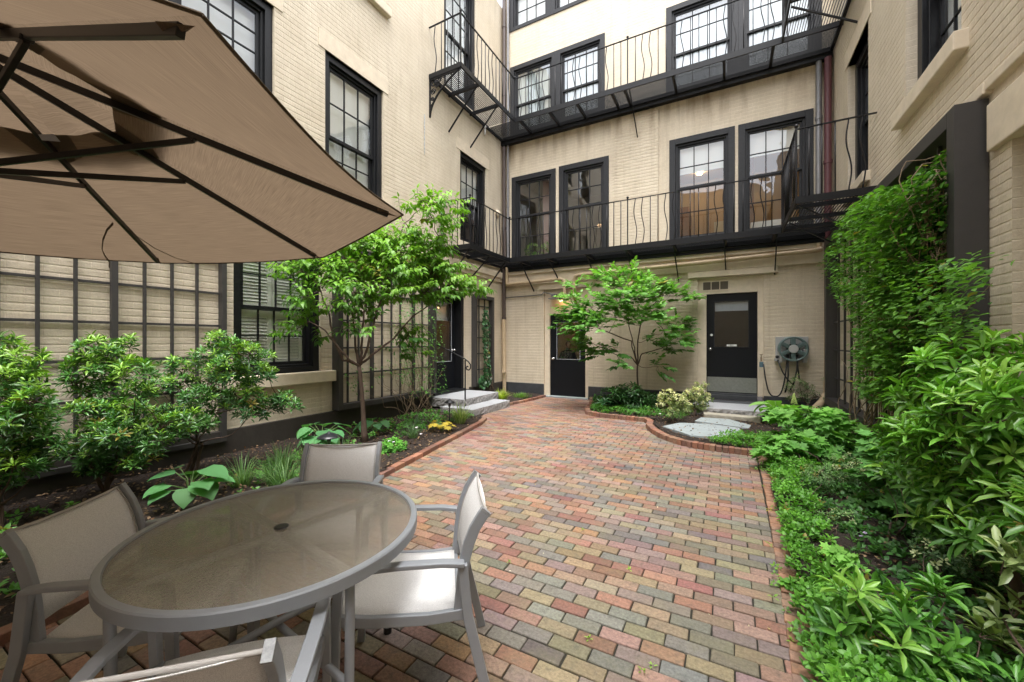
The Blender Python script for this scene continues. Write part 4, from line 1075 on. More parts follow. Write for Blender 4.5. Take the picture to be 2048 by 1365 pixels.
# tie strap and loose thread on the underside
P3 = hub + (CR[3] - hub) * .78
def at_plane(u, v, t_off=-.03):
    r = at(u, v, 1) - np.array([0, 0, EYE]); r = Vector(r); o0 = Vector((0, 0, EYE))
    # plane of the panel between corners 3 and 4
    n = (CR[3] - hub).cross(CR[4] - hub).normalized(); t = (hub - o0).dot(n) / r.dot(n)
    return o0 + r * t + Vector((0, 0, t_off))
mb = MB(); mb.sweep([at_plane(u, v) for u, v in ((226, 437), (214, 450), (206, 470), (204, 490), (210, 503), (219, 515), (218, 526))], .003, .016, (0, 1, 0)); build('tie_strap', mb, M['canopy2'], um)
n3 = (CR[2] - hub).cross(CR[3] - hub).normalized()
def on23(u, v, o_=-.014):
    r = Vector(at(u, v, 1) - np.array([0, 0, EYE])); o0 = Vector((0, 0, EYE)); t = (hub - o0).dot(n3) / r.dot(n3); return o0 + r * t + Vector((0, 0, o_))
mb = MB(); mb.tube([on23(u, v) for u, v in ((240, 440), (270, 466), (310, 493), (350, 512), (398, 526))], .0022, 5); build('loose_cord', mb, M['canopy2'], um)
mb = MB(); mb.add([on23(u, v, -.05) for u, v in ((76, 246), (108, 245), (121, 261), (84, 258))], [(0, 1, 2, 3)]); build('care_tag', mb, simple('grey_care_tag', (.42, .40, .42), .8), um)

# ================================================================== TABLE
TX, TY, TR = -1.56, .955, .525
tb = thing('patio_table', 'round patio table with a pebbled glass top and grey metal rim', 'table', (TX, TY, 0))
mb = MB(); n = 96; vs = []; prof = [(TR, .678), (TR + .0, .716), (TR - .004, .721), (TR - .024, .721), (TR - .027, .715), (TR - .027, .706), (TR - .018, .70), (TR - .018, .678)]
for r, z in prof:
    for k in range(n): a = 2 * PI * k / n; vs.append((TX + r * math.cos(a), TY + r * math.sin(a), z))
P_ = len(prof); fs = [(i * n + k, i * n + (k + 1) % n, ((i + 1) % P_) * n + (k + 1) % n, ((i + 1) % P_) * n + k) for i in range(P_) for k in range(n)]
mb.add(vs, fs); split_edges(build('rim', mb, M['alu'], tb, smooth=True))
mb = MB(); mb.lathe((TX, TY, 0), [(.019, .7085), (TR - .0275, .7085), (TR - .0275, .714), (.019, .714)], 96)
mb.f = [f for f in mb.f if len(f) == 4]; mb.f += [(3 * 96 + k, 3 * 96 + (k + 1) % 96, (k + 1) % 96, k) for k in range(96)]
build('glass_top', mb, M['table_glass'], tb)
mb = MB(); mb.lathe((TX, TY, 0), [(.018, .70), (.027, .7145), (.026, .7175), (.018, .718)], 24); hb = build('umbrella_hole_ring', mb, M['rubber'], tb, smooth=True)
mb = MB(); mb.lathe((TX, TY, 0), [(.0175, .712), (.0175, .7165), (.012, .7165)], 20); build('cap', mb, simple('brass_cap', (.3, .24, .14), .4, .6), tb)
legs = []
for k, deg in enumerate((82, 172, -8, -98)):
    a = math.radians(deg); c, s_ = math.cos(a), math.sin(a)
    mb = MB(); mb.bar((TX + .03 * c, TY + .03 * s_, .693), (TX + (TR - .018) * c, TY + (TR - .018) * s_, .693), .03, .022); build('support_bar', mb, M.setdefault('alu_light', simple('pale_aluminium', (.62, .63, .64), .4, .1)), tb, bevel=.002)
    R1 = .485
    pts = [(TX + R1 * c, TY + R1 * s_, .69), (TX + R1 * c, TY + R1 * s_, .6), (TX + (R1 - .004) * c, TY + (R1 - .004) * s_, .35), (TX + R1 * c, TY + R1 * s_, .15), (TX + (R1 + .015) * c, TY + (R1 + .015) * s_, .03)]
    mb = MB(); mb.tube(pts, .0155, 14); lg = build('leg', mb, M['alu'], tb, smooth=True)
    mb = MB(); mb.tube([(pts[-1][0], pts[-1][1], .03), (pts[-1][0], pts[-1][1], .0)], .02, 12); build('foot_cap', mb, M['rubber'], lg)
mb = MB()
for d1, d2_ in ((82, -98), (172, -8)):
    pa = [(TX + .483 * math.cos(math.radians(q)), TY + .483 * math.sin(math.radians(q)), .33) for q in (d1, d2_)]
    mb.tube([pa[0], (TX, TY, .33 + (.016 if d1 == 82 else -.014)), pa[1]], .0135, 12)
build('cross_brace', mb, M['alu'], tb, smooth=True)

# ================================================================== CHAIRS
def make_chair():
    o = thing('patio_chair', '', 'chair', (0, 0, 0), 'grey sling patio chairs round the table')
    BP = [(-.215, .40), (-.222, .47), (-.228, .54), (-.238, .61), (-.254, .67), (-.276, .725), (-.306, .773), (-.32, .79)]   # back curve (y, z)
    W2 = .225
    for s in (-1, 1):
        mb = MB(); mb.sweep([(s * W2, y, z) for y, z in BP], .022, .042, (1, 0, 0)); st = build('back_stile', mb, M['alu'], o, bevel=.003)
        mb = MB(); mb.bar((s * W2, -.314, .783), (s * W2, -.3222, .7925), .0225, .0425, (0, 1, .7)); build('end_cap', mb, M.setdefault('cap', simple('grey_end_cap', (.26, .27, .28), .5, 0, .4, 90)), st)
        mb = MB(); mb.sweep([(s * .25, -.235, .605), (s * .256, -.15, .617), (s * .26, 0, .622), (s * .256, .12, .615), (s * .25, .2, .598), (s * .248, .228, .585)], .04, .018, (1, 0, 0)); build('arm', mb, M['alu'], o, bevel=.004)
        mb = MB(); mb.sweep([(s * .248, -.228, .60), (s * .25, -.25, .40), (s * .255, -.31, .15), (s * .258, -.345, .0)], .024, .038, (1, 0, 0)); lg = build('rear_leg', mb, M['alu'], o, bevel=.003)
        mb = MB(); mb.sweep([(s * .246, .215, .59), (s * .246, .228, .42), (s * .246, .235, .2), (s * .246, .24, 0)], .024, .034, (1, 0, 0)); build('front_leg', mb, M['alu'], o, bevel=.003)
        mb = MB(); mb.sweep([(s * .232, -.235, .405), (s * .232, -.1, .398), (s * .232, .1, .408), (s * .232, .225, .425)], .022, .04, (1, 0, 0)); build('seat_rail', mb, M['alu'], o, bevel=.003)
    mb = MB(); mb.bar((-.22, -.21, .385), (.22, -.21, .385), .024, .03); mb.bar((-.22, .2, .39), (.22, .2, .39), .024, .03); build('cross_rail', mb, M['alu'], o, bevel=.003)
    def sheet(prof, hw, sag, nx=12, up=(0, 0, 1)):
        vs = []; fs = []
        for i, (y, z) in enumerate(prof):
            a = prof[max(i - 1, 0)]; b_ = prof[min(i + 1, len(prof) - 1)]; t = Vector((0, b_[0] - a[0], b_[1] - a[1])).normalized(); nrm = Vector((1, 0, 0)).cross(t)
            for j in range(nx + 1):
                x = -hw + 2 * hw * j / nx; e = sag * (1 - (x / hw) ** 2)
                vs.append(Vector((x, y, z)) - nrm * e)
        m_ = nx + 1
        for i in range(len(prof) - 1):
            for j in range(nx): fs.append((i * m_ + j, i * m_ + j + 1, (i + 1) * m_ + j + 1, (i + 1) * m_ + j))
        return MB().add(vs, fs)
    def thick(o_): 
        sm = o_.modifiers.new('solid', 'SOLIDIFY'); sm.thickness = .003; sm.offset = 0
    bk = sheet([(y, z) for y, z in BP[1:]], .214, -.012); b = build('backrest_sling', bk, M['sling'], o, smooth=True); thick(b)
    mb = MB(); mb.tube([(-.214 + .428 * i / 12, -.321 + .012 * (1 - ((i - 6) / 6) ** 2) * .6, .791 - .01 * (1 - ((i - 6) / 6) ** 2) * .6) for i in range(13)], .006, 6); build('hem', mb, M['sling_edge'], b, smooth=True)
    for s in (-1, 1):
        for pr_, hw_, nm_, par_ in ((BP[1:], .205, 'seam', b),):
            mb = MB(); mb.sweep([(s * hw_, y + .002, z + .001) for y, z in pr_], .003, .005, (1, 0, 0)); build(nm_, mb, M['sling_edge'], par_)
    ss = sheet([(.232, .405), (.238, .425), (.225, .438), (.18, .436), (.1, .425), (0, .417), (-.1, .413), (-.205, .418)], .221, .014); b = build('seat_sling', ss, M['sling'], o, smooth=True); thick(b)
    return o
def children_of(o): return [c for c in bpy.data.objects if c.parent == o]
def copy_tree(o, parent=None):
    kids = children_of(o)
    c = o.copy(); COL.objects.link(c); OFF[c.name] = OFF[o.name]
    if parent is not None: c.parent = parent
    for k in kids: copy_tree(k, c)
    return c
chair0 = make_chair()
CH = [((-1.22, 1.30), (-.79, -.61), 'light grey sling chair right of the table, sideways on, its white seat in view'),
      ((-1.99, 1.47), (.55, -.83), 'light grey sling chair behind the table, only its backrest showing in front of the bed'),
      ((-2.04, .735), (.83, .56), 'sling chair at the left edge under the umbrella, in brown shade'),
      ((-1.245, .575), (-.69, .72), 'nearest sling chair at the bottom edge, its back turned to the camera')]
tmp = [chair0] + [copy_tree(chair0) for _ in range(3)]
for c, ((x, y), (fx, fy), lab) in zip(tmp, CH):
    c.location = (x, y, 0.001); c.rotation_euler = (0, 0, math.atan2(fy, fx) - PI / 2); c['label'] = lab

# ================================================================== SMALL THINGS
def path_light(x, y, z0, h, r, label, knob=False):
    o = thing('path_light', label, 'path light', (x, y, z0), 'black path lights in the left bed')
    mb = MB(); mb.tube([(x, y, z0 - .1), (x, y, z0 + h - .03)], .012, 10); build('stem', mb, M['black_plastic'], o)
    mb = MB(); mb.lathe((x, y, z0 + h), [(r, -.045), (r, -.038), (r * .72, -.018), (r * .35, .003), (.018, .012), (.012, .024)], 32); build('shade', mb, M['black_plastic'], o, smooth=True)
    mb = MB(); mb.tube([(x, y, z0 + h - .11), (x, y, z0 + h - .045)], .022, 12); build('lamp_holder', mb, M['black_plastic'], o)
path_light(-4.20, 3.15, .05, .30, .13, 'black mushroom path light just behind the grey chair back, under large leaves')
path_light(-4.12, 5.4, .05, .42, .09, 'taller black path light beside the grass clump at the granite steps')

hr = thing('hose_reel', 'round green and grey hose reel mounted on the wall right of the right-hand door', 'hose reel', (1.13, 9.7, 1.3))
HRc = (1.13, 9.42, 1.31); R = .245
mb = MB(); mb.box(.86, 9.66, 1.12, 1.4, 9.725, 1.55); mb.box(.9, 9.5, 1.04, .96, 9.7, 1.3); mb.box(1.3, 9.5, 1.04, 1.36, 9.7, 1.3); mb.box(.84, 9.55, 1.06, 1.05, 9.72, 1.12); build('mount', mb, M['reel_grey'], hr, bevel=.008)
for dy, nm in ((0, 'front_wheel'), (.17, 'back_wheel')):
    mb = MB(); c = (HRc[0], HRc[1] + dy, HRc[2])
    ring = [(c[0] + (R - .018) * math.cos(2 * PI * k / 40), c[1], c[2] + (R - .018) * math.sin(2 * PI * k / 40)) for k in range(41)]
    mb.tube(ring, .02, 8, cap=False)
    for k in range(6):
        a = PI / 6 + k * PI / 3; w = .07
        d = Vector((math.cos(a), 0, math.sin(a)))
        mb.bar(Vector(c) + d * .06, Vector(c) + d * (R - .02), .028, w, d.cross(Vector((0, 1, 0))))
        for s in (-1, 0, 1):
            sd = d.cross(Vector((0, 1, 0))) * s * .018
            mb.bar(Vector(c) + d * .08 + sd - Vector((0, .017, 0)), Vector(c) + d * (R - .03) + sd - Vector((0, .017, 0)), .008, .006, d.cross(Vector((0, 1, 0))))
    wh = build(nm, mb, M['reel_green'], hr, bevel=.002)
    if dy == 0:
        mb = MB(); mb.lathe((c[0], c[1] - .03, c[2]), [(.078, .05), (.08, 0), (.075, -.008), (.01, -.009)], 28, 'y'); build('hub', mb, M['reel_grey'], wh)
mb = MB(); mb.lathe((HRc[0], HRc[1] + .02, HRc[2]), [(.11, 0), (.11, .14)], 24, 'y'); build('drum', mb, M['rubber'], hr)
mb = MB(); mb.lathe((.87, 9.5, 1.15), [(.03, 0), (.032, -.03), (.02, -.04)], 12, 'y'); build('crank_knob', mb, M['rubber'], hr)
ho = MB()
def hang(x0, x1, zt, zb, y): return [(x0 + (x1 - x0) * t, y, zb + (zt - zb) * abs(2 * t - 1) ** 3.2) for t in [i / 16 for i in range(17)]]
ho.tube(hang(.64, 1.03, 1.0, .36, 9.5)[:], .013, 8)
ho.tube([(1.03, 9.5, 1.0), (1.03, 9.45, 1.2)], .013, 8); ho.tube([(.88, 9.5, 1.08), (.96, 9.48, .85), (1.03, 9.47, .72), (1.12, 9.46, .62)], .013, 8)
ho.tube([(1.045, 9.46, 1.2), (1.05, 9.46, .8), (1.03, 9.46, .6), (1.0, 9.46, .45)], .015, 8); ho.tube([(1.2, 9.46, 1.2), (1.19, 9.46, .9), (1.14, 9.45, .65), (1.08, 9.45, .5)], .015, 8); ho.tube([(1.18, 9.48, 1.2), (1.21, 9.46, .9), (1.23, 9.46, .7)], .013, 8)
tag(build('garden_hose', ho, M['rubber'], smooth=True), 'black garden hose looping from the faucet up to the hose reel', 'hose')
fa = thing('hose_faucet', 'wall faucet with a blue-grey timer beside the right-hand door frame', 'faucet', (.61, 9.7, 1.05))
mb = MB(); mb.tube([(.61, 9.72, 1.12), (.61, 9.62, 1.12), (.61, 9.6, 1.05)], .014, 10); mb.tube([(.61, 9.66, 1.12), (.61, 9.66, 1.18)], .006, 6); mb.lathe((.61, 9.66, 1.18), [(.028, 0), (.028, .01)], 10); build('spigot', mb, simple('aged_brass', (.22, .16, .1), .5, .8), fa)
mb = MB(); mb.box(.575, 9.56, .93, .645, 9.64, 1.04); build('timer', mb, simple('blue_grey_timer', (.09, .15, .18), .4), fa, bevel=.01)

# potted plant on the sill of the first window is added with the foliage

# person behind the left black door
pr = bpy.data.meshes.new('person'); px, py, pz = -3.93, 10.55, 0.0
J = [((0, 0, .52), .15), ((0, 0, .72), .145), ((0, .0, .93), .165), ((0, -.01, 1.07), .13), ((.02, -.02, 1.13), .06), ((.03, -.03, 1.19), .062),
     ((.17, 0, 1.04), .065), ((.25, -.02, .82), .05), ((.2, -.2, .66), .038), ((.16, -.27, .64), .03),
     ((-.17, 0, 1.04), .065), ((-.25, -.02, .82), .05), ((-.2, -.2, .66), .038), ((-.16, -.27, .64), .03),
     ((.1, -.05, .5), .095), ((.13, -.42, .5), .075), ((.13, -.36, .1), .045), ((.13, -.46, .05), .035),
     ((-.1, -.05, .5), .095), ((-.13, -.42, .5), .075), ((-.13, -.36, .1), .045), ((-.13, -.46, .05), .035)]
E_ = [(0, 1), (1, 2), (2, 3), (3, 4), (4, 5), (2, 6), (6, 7), (7, 8), (8, 9), (2, 10), (10, 11), (11, 12), (12, 13), (0, 14), (14, 15), (15, 16), (16, 17), (0, 18), (18, 19), (19, 20), (20, 21)]
pr.from_pydata([j[0] for j in J], E_, []); po = bpy.data.objects.new('person', pr); COL.objects.link(po); po.location = (px, py, pz + .1)
po.modifiers.new('skin', 'SKIN'); sv = pr.skin_vertices[0].data
for i, (p, r) in enumerate(J): sv[i].radius = (r, r * .8)
sv[0].use_root = True
ss = po.modifiers.new('sub', 'SUBSURF'); ss.levels = 2; ss.render_levels = 2; pr.materials.append(M['shirt'])
tag(po, 'seated person in dark clothes seen through the glass of the left black door', 'person'); OFF['person'] = Vector((px, py, pz))
# head with face, turned to its left
mb = MB(); hc = Vector((px + .035, py - .045, 1.36)); yaw = math.radians(-90 + 38)
fw_ = Vector((math.cos(yaw), math.sin(yaw), -.05)); sd_ = Vector((-math.sin(yaw), math.cos(yaw), 0)); 
nU, nV = 20, 16; vs = []
for i in range(nV + 1):
    ph = PI * i / nV
    for k in range(nU):
        a = 2 * PI * k / nU; x = math.sin(ph) * math.cos(a); y = math.sin(ph) * math.sin(a); z = -math.cos(ph)
        rr = .075 + (.012 if x > 0 else 0); w = .068 * (1 - .16 * max(0, -z)); jaw = .9 + .1 * z if z < 0 else 1
        vx = x * (rr + .008) * jaw; vy = y * w * jaw; vz = z * .105
        if x > .9 and -.35 < z < .1: vx += .016 * (1 - abs(z + .12) * 3)      # nose
        if x > .75 and .08 < z < .25 and .25 < abs(y) < .5: vx -= .006        # eye sockets
        vs.append(hc + fw_ * vx + sd_ * vy + Vector((0, 0, vz)))
fs = [(i * nU + k, i * nU + (k + 1) % nU, (i + 1) * nU + (k + 1) % nU, (i + 1) * nU + k) for i in range(nV) for k in range(nU)]
mb.add(vs, fs)
for s in (-1, 1): mb.ball(hc + sd_ * s * .07 - fw_ * .005, .018, 6, 1.4)
hd = build('head', mb, M['skin'], None, smooth=True)
for v in hd.data.vertices: v.co -= Vector((px, py, pz + .1))
hd.parent = po
mb = MB(); hv = []
for i in range(9):
    ph = PI / 2 * i / 8 * 1.25
    for k in range(nU):
        a = 2 * PI * k / nU; x = math.sin(ph) * math.cos(a); cut = ph if x < .35 else min(ph, .75)
        hv.append(hc + Vector((0, 0, .012)) + fw_ * (math.sin(cut) * math.cos(a) * .092 - .006) + sd_ * math.sin(cut) * math.sin(a) * .077 + Vector((0, 0, math.cos(cut) * .108)))
mb.add(hv, [(i * nU + k, i * nU + (k + 1) % nU, (i + 1) * nU + (k + 1) % nU, (i + 1) * nU + k) for i in range(8) for k in range(nU)])
hh = build('hair', mb, M['hair'], None, smooth=True)
for v in hh.data.vertices: v.co -= Vector((px, py, pz + .1))
hh.parent = po
st = thing('stool', 'dark stool the person behind the left black door sits on', 'stool', (px, py + .02, -.02))
mb = MB(); mb.lathe((px, py + .02, 0), [(.17, .44), (.18, .47), (.17, .49)], 20); build('seat', mb, M['wood_dark'], st)
for s, t in ((-1, -1), (1, -1), (1, 1), (-1, 1)):
    mb = MB(); mb.tube([(px + s * .1, py + .02 + t * .1, .46), (px + s * .15, py + .02 + t * .15, -.01)], .014, 8); build('leg', mb, M['wood_dark'], st)

# ================================================================== FOLIAGE
def nrm(a): return a / np.maximum(np.linalg.norm(a, axis=-1, keepdims=True), 1e-9)
OVAL = (np.array([(0, 0, 0), (.32, 0, .0), (.68, 0, -.03), (1, 0, -.13), (.28, .5, .07), (.66, .40, .03), (.28, -.5, .07), (.66, -.40, .03)]),
        [(0, 6, 1), (0, 1, 4), (1, 6, 7, 2), (4, 1, 2, 5), (2, 7, 3), (5, 2, 3)])
LANCE = (np.array([(0, 0, 0), (.35, 0, .0), (.7, 0, -.05), (1, 0, -.16), (.38, .42, .08), (.74, .38, .02), (.38, -.42, .08), (.74, -.38, .02)]), OVAL[1])
DROOP = (np.array([(0, 0, 0), (.3, 0, .02), (.62, 0, -.08), (1, 0, -.34), (.3, .5, .07), (.62, .36, -.02), (.3, -.5, .07), (.62, -.36, -.02)]), OVAL[1])
def lobed(pts, n=-.12):
    v = [(.12, 0, 0)] + [(x, y, n * x * x + .05 * abs(y)) for x, y in pts]
    k = len(pts)
    return np.array(v), [(0, i + 1, (i + 1) % k + 1) for i in range(k)]
OAK = lobed([(0, 0), (.08, -.3), (.3, -.62), (.36, -.28), (.66, -.6), (.66, -.2), (1, -.0), (.66, .2), (.66, .6), (.36, .28), (.3, .62), (.08, .3)])
IVY = lobed([(0, 0), (-.05, -.45), (.3, -.35), (.45, -.5), (.6, -.2), (1, 0), (.6, .2), (.45, .5), (.3, .35), (-.05, .45)])
def heart():
    V = [(0, 0, 0)]; F = []; us = [.12, .3, .5, .7, .88]; ws = [.42, .55, .5, .36, .18]
    for u, w in zip(us, ws):
        for s in (-1, -.5, 0, .5, 1):
            V.append((u - (.08 * abs(s) if u < .2 else 0), w * s, -.22 * u * u + .05 * abs(s) + (.018 if abs(s) == .5 else 0)))
    V.append((1.02, 0, -.26)); n = len(V) - 1
    F += [(0, 1 + j, 2 + j) for j in range(4)]
    for i in range(4):
        for j in range(4): a = 1 + i * 5 + j; F.append((a, a + 5, a + 6, a + 1))
    F += [(21 + j, n, 22 + j) for j in range(4)]
    return np.array(V), F
HEART = heart()

def leaf_arrays(P, D, U, L, W, T):
    P = np.asarray(P, float); D = nrm(np.asarray(D, float)); U = np.asarray(U, float)
    R = nrm(np.cross(D, U)); Nn = np.cross(R, D); t, fs = T
    L = np.broadcast_to(L, len(P)); W = np.broadcast_to(W, len(P))
    V = P[:, None] + D[:, None] * (t[None, :, 0:1] * L[:, None, None]) + R[:, None] * (t[None, :, 1:2] * (L * W)[:, None, None]) + Nn[:, None] * (t[None, :, 2:3] * L[:, None, None])
    return V
def leaf_mesh(name, sets, mat, parent):
    """sets: list of (V (n,k,3), template, colours (n,3))"""
    Vs = []; cs = []; loops = []; counts = []; base = 0
    for V, T, C in sets:
        n, k, _ = V.shape; fs = T[1]
        Vs.append(V.reshape(-1, 3)); cs.append(np.repeat(C, k, axis=0))
        offs = base + np.arange(n) * k
        for f in fs:
            pass
        fl = [np.array(f) for f in fs]
        per = np.concatenate(fl); cnt = np.array([len(f) for f in fs])
        loops.append((offs[:, None] + per[None]).ravel()); counts.append(np.tile(cnt, n)); base += n * k
    return npmesh(name, np.concatenate(Vs), np.concatenate(counts), np.concatenate(loops), mat, parent, np.concatenate(cs))
def rnd_unit(n):
    v = RNG.normal(size=(n, 3)); return nrm(v)
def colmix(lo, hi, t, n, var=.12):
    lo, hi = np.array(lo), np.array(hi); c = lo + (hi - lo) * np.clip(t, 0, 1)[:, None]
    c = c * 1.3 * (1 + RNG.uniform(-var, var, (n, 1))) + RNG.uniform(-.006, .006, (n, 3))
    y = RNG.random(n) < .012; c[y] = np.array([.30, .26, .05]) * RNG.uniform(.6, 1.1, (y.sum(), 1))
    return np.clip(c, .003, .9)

def rosette_set(C, A, k, L, w, col, elev=(35, 85), T=LANCE, lvar=.25):
    """whorls of leaves. C centres, A axes, col (n,3) per whorl"""
    n = len(C); az = (np.arange(k)[None] * 2.399 + RNG.uniform(0, 6.28, (n, 1)) + RNG.uniform(-.25, .25, (n, k)))
    el = np.radians(elev[0] + (elev[1] - elev[0]) * (np.arange(k)[None] / (k - 1)) + RNG.uniform(-9, 9, (n, k)))
    A = nrm(A); X_ = nrm(np.cross(A, rnd_unit(n))); Y_ = np.cross(A, X_)
    rad = X_[:, None] * np.cos(az)[..., None] + Y_[:, None] * np.sin(az)[..., None]
    D = A[:, None] * np.cos(el)[..., None] + rad * np.sin(el)[..., None]
    P = np.repeat(C[:, None], k, 1) + D * .006 - A[:, None] * (np.arange(k)[None, :, None] * L * .03)
    LL = L * (1 + RNG.uniform(-lvar, lvar * .6, (n, k))) * (.72 + .28 * np.sin(np.linspace(.5, 2.4, k)))[None]
    Cc = np.repeat(col[:, None], k, 1) * (1 + RNG.uniform(-.14, .14, (n, k, 1)))
    V = leaf_arrays(P.reshape(-1, 3), D.reshape(-1, 3), np.repeat(A[:, None], k, 1).reshape(-1, 3), LL.ravel(), w, T)
    return V, T, np.clip(Cc.reshape(-1, 3), .003, .9)

def clampw(P, m=.06):
    P[:, 0] = np.clip(P[:, 0], LX + m, RX - m); P[:, 1] = np.minimum(P[:, 1], BY - m); P[:, 2] = np.maximum(P[:, 2], .03); return P

def pads_from(px, f, conv=None, jit=.25, flat=.55):
    out = []
    for q in px:
        u, v, r = q[:3]
        if conv: u, v, r = conv[0] + u / conv[2], conv[1] + v / conv[2], r / conv[2]
        ff = (f(u, v) if callable(f) else f) + RNG.uniform(-jit, jit)
        c = at(u, v, ff); R = r / (FPX / ff); out.append((c, R, R * flat))
    return out
def sample_pads(pads, dens, shell=.3):
    Cs = []; Os = []; Ts = []
    for c, R, H in pads:
        n = max(4, int(dens * R * R)); d = rnd_unit(n); rr = RNG.uniform(shell, 1, n) ** .5
        o = d * rr[:, None]; p = c + o * np.array([R, R, H]); Cs.append(p); Os.append(o); Ts.append(o[:, 2] * rr)
    return clampw(np.concatenate(Cs)), np.concatenate(Os), np.concatenate(Ts)

def wiggle(p, q, n=6, a=.05, sag=0.0):
    p = np.array(p, float); q = np.array(q, float); L = np.linalg.norm(q - p); out = []
    o1, o2 = RNG.normal(size=3) * a * L, RNG.normal(size=3) * a * L
    for i in range(n + 1):
        t = i / n; out.append(tuple(p + (q - p) * t + (o1 * math.sin(PI * t) + o2 * math.sin(2 * PI * t)) + np.array([0, 0, sag * L * math.sin(PI * t)])))
    return out
def branches(mb, base, pads, r0, r1, tips=None, fork=None, twig=.0025, sides=6):
    nodes = [np.array(fork if fork is not None else base)]
    if fork is not None: mb.tube(wiggle(base, fork, 6, .02), [r0 * (1 - .3 * i / 6) for i in range(7)], 10)
    order = sorted(pads, key=lambda p: np.linalg.norm(p[0] - nodes[0]))
    for c, R, H in order:
        d = [np.linalg.norm(c - q) + .35 * np.linalg.norm(q - nodes[0]) for q in nodes]; q = nodes[int(np.argmin(d))]
        tgt = c - np.array([0, 0, H * .4]); n = 6; rr = r1 * (1.0 if q is nodes[0] else .6)
        mb.tube(wiggle(q, tgt, n, .06, -.05), [max(twig, rr * (1 - .75 * i / n)) for i in range(n + 1)], sides); nodes.append(tgt)
    if tips is not None:
        NN = np.array(nodes[1:] or nodes)
        for t in tips:
            q = NN[int(np.argmin(np.linalg.norm(NN - t, axis=1)))]
            mb.tube(wiggle(q, t, 3, .07), [twig * 1.2, twig, twig * .9, twig * .7], 4, cap=False)

def shrub(name, label, cat, base, pads, dens, k, L, w, lo, hi, T=LANCE, mat='gloss_leaf', elev=(35, 85), up=.9, tf=.35, r0=.018, r1=.01, group=None, trunk='bark', stems=3, twig=.0022, lime=None):
    o = thing(name, label, cat, tuple(base), group)
    C, O, Tt = sample_pads(pads, dens)
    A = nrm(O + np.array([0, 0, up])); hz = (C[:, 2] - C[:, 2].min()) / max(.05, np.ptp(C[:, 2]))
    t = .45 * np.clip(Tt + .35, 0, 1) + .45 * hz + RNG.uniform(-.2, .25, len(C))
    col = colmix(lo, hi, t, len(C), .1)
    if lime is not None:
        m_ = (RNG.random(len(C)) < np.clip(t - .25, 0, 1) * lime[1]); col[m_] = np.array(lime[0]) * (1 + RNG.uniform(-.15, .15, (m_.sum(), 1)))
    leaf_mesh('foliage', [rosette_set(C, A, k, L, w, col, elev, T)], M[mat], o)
    mb = MB(); tips = C[RNG.random(len(C)) < tf] - A[:1] * 0
    for s in range(stems):
        b = np.array(base) + np.array([RNG.uniform(-.05, .05), RNG.uniform(-.05, .05), -.03]); sub = pads[s::stems]
        cen = np.mean([p[0] for p in sub], axis=0); fork = b + (cen - b) * .35 + RNG.normal(size=3) * .03
        branches(mb, b, sub, r0, r1, None, fork)
    NN = np.array([p[0] for p in pads])
    for q, ax in zip(C[RNG.random(len(C)) < tf], A):
        c = NN[int(np.argmin(np.linalg.norm(NN - q, axis=1)))]; mb.tube(wiggle(c, q, 3, .08, -.05), [twig * 1.5, twig, twig, twig * .8], 4, cap=False)
    build('stem', mb, M[trunk], o, smooth=True)
    return o

DK, MD, LM = (.03, .085, .022), (.10, .26, .045), (.24, .44, .06)
cv5 = (0, 640, 3.303)
GP = 'shrubs against the long trellis'
pads = pads_from([(40, 130, 60), (30, 230, 110), (130, 270, 120), (60, 400, 120), (200, 420, 100), (60, 530, 120), (220, 540, 110), (100, 650, 140), (250, 680, 110), (60, 780, 140), (200, 780, 120), (320, 790, 100), (90, 910, 130), (200, 900, 90), (50, 1010, 90), (150, 980, 80), (260, 960, 60), (-60, 1060, 110), (60, 1100, 60), (-80, 300, 130), (-100, 500, 150), (-100, 700, 150), (-90, 900, 130), (260, 300, 60)], lambda u, v: 3.0, cv5, .2, .75)
shrub('evergreen_shrub', 'bushy evergreen shrub at the left edge behind the shaded chair', 'shrub', (-4.75, .75, .05), pads, 1500, 8, .07, .3, DK, MD, up=1.0, group=GP, lime=(LM, 1.3), r0=.02)
pads = pads_from([(640, 180, 110), (720, 200, 60), (830, 150, 60), (560, 300, 110), (720, 290, 140), (900, 330, 110), (600, 430, 110), (760, 440, 110), (470, 380, 60), (560, 600, 100), (700, 620, 130), (880, 600, 120), (620, 760, 120), (780, 760, 150), (950, 740, 130), (1080, 700, 100), (1250, 660, 100), (1340, 690, 60), (700, 880, 130), (850, 890, 110), (600, 900, 90), (470, 890, 80), (440, 850, 60), (1020, 800, 80), (800, 990, 60), (560, 1000, 30), (620, 960, 70), (900, 960, 70), (720, 1010, 60), (1000, 890, 70), (900, 480, 100)], lambda u, v: 3.55, cv5, .22, .72)
shrub('evergreen_shrub', 'largest evergreen shrub, in front of the trellis behind the shaded chair', 'shrub', (-4.95, 1.40, .05), pads, 1350, 8, .072, .3, DK, MD, up=1.0, group=GP, lime=(LM, 1.3), r0=.022)
pads = pads_from([(1450, 130, 90), (1530, 150, 50), (1380, 250, 110), (1520, 200, 100), (1650, 220, 90), (1750, 230, 50), (1500, 330, 130), (1650, 350, 130), (1780, 360, 60), (1400, 420, 110), (1290, 510, 100), (1450, 520, 110), (1620, 510, 120), (1760, 560, 110), (1880, 530, 80), (1930, 580, 50), (1650, 610, 80), (1430, 600, 60), (1140, 290, 70), (1180, 420, 90), (1060, 440, 90), (1200, 330, 60), (1180, 740, 80), (1300, 720, 80), (1100, 620, 80), (1250, 600, 80)], lambda u, v: 4.15, cv5, .22, .72)
shrub('evergreen_shrub', 'evergreen shrub reaching across the shuttered window, rightmost of the row', 'shrub', (-4.95, 2.02, .05), pads, 1250, 8, .07, .3, (.025, .075, .02), (.085, .23, .045), up=1.0, group=GP, lime=(LM, 1.1), r0=.018)

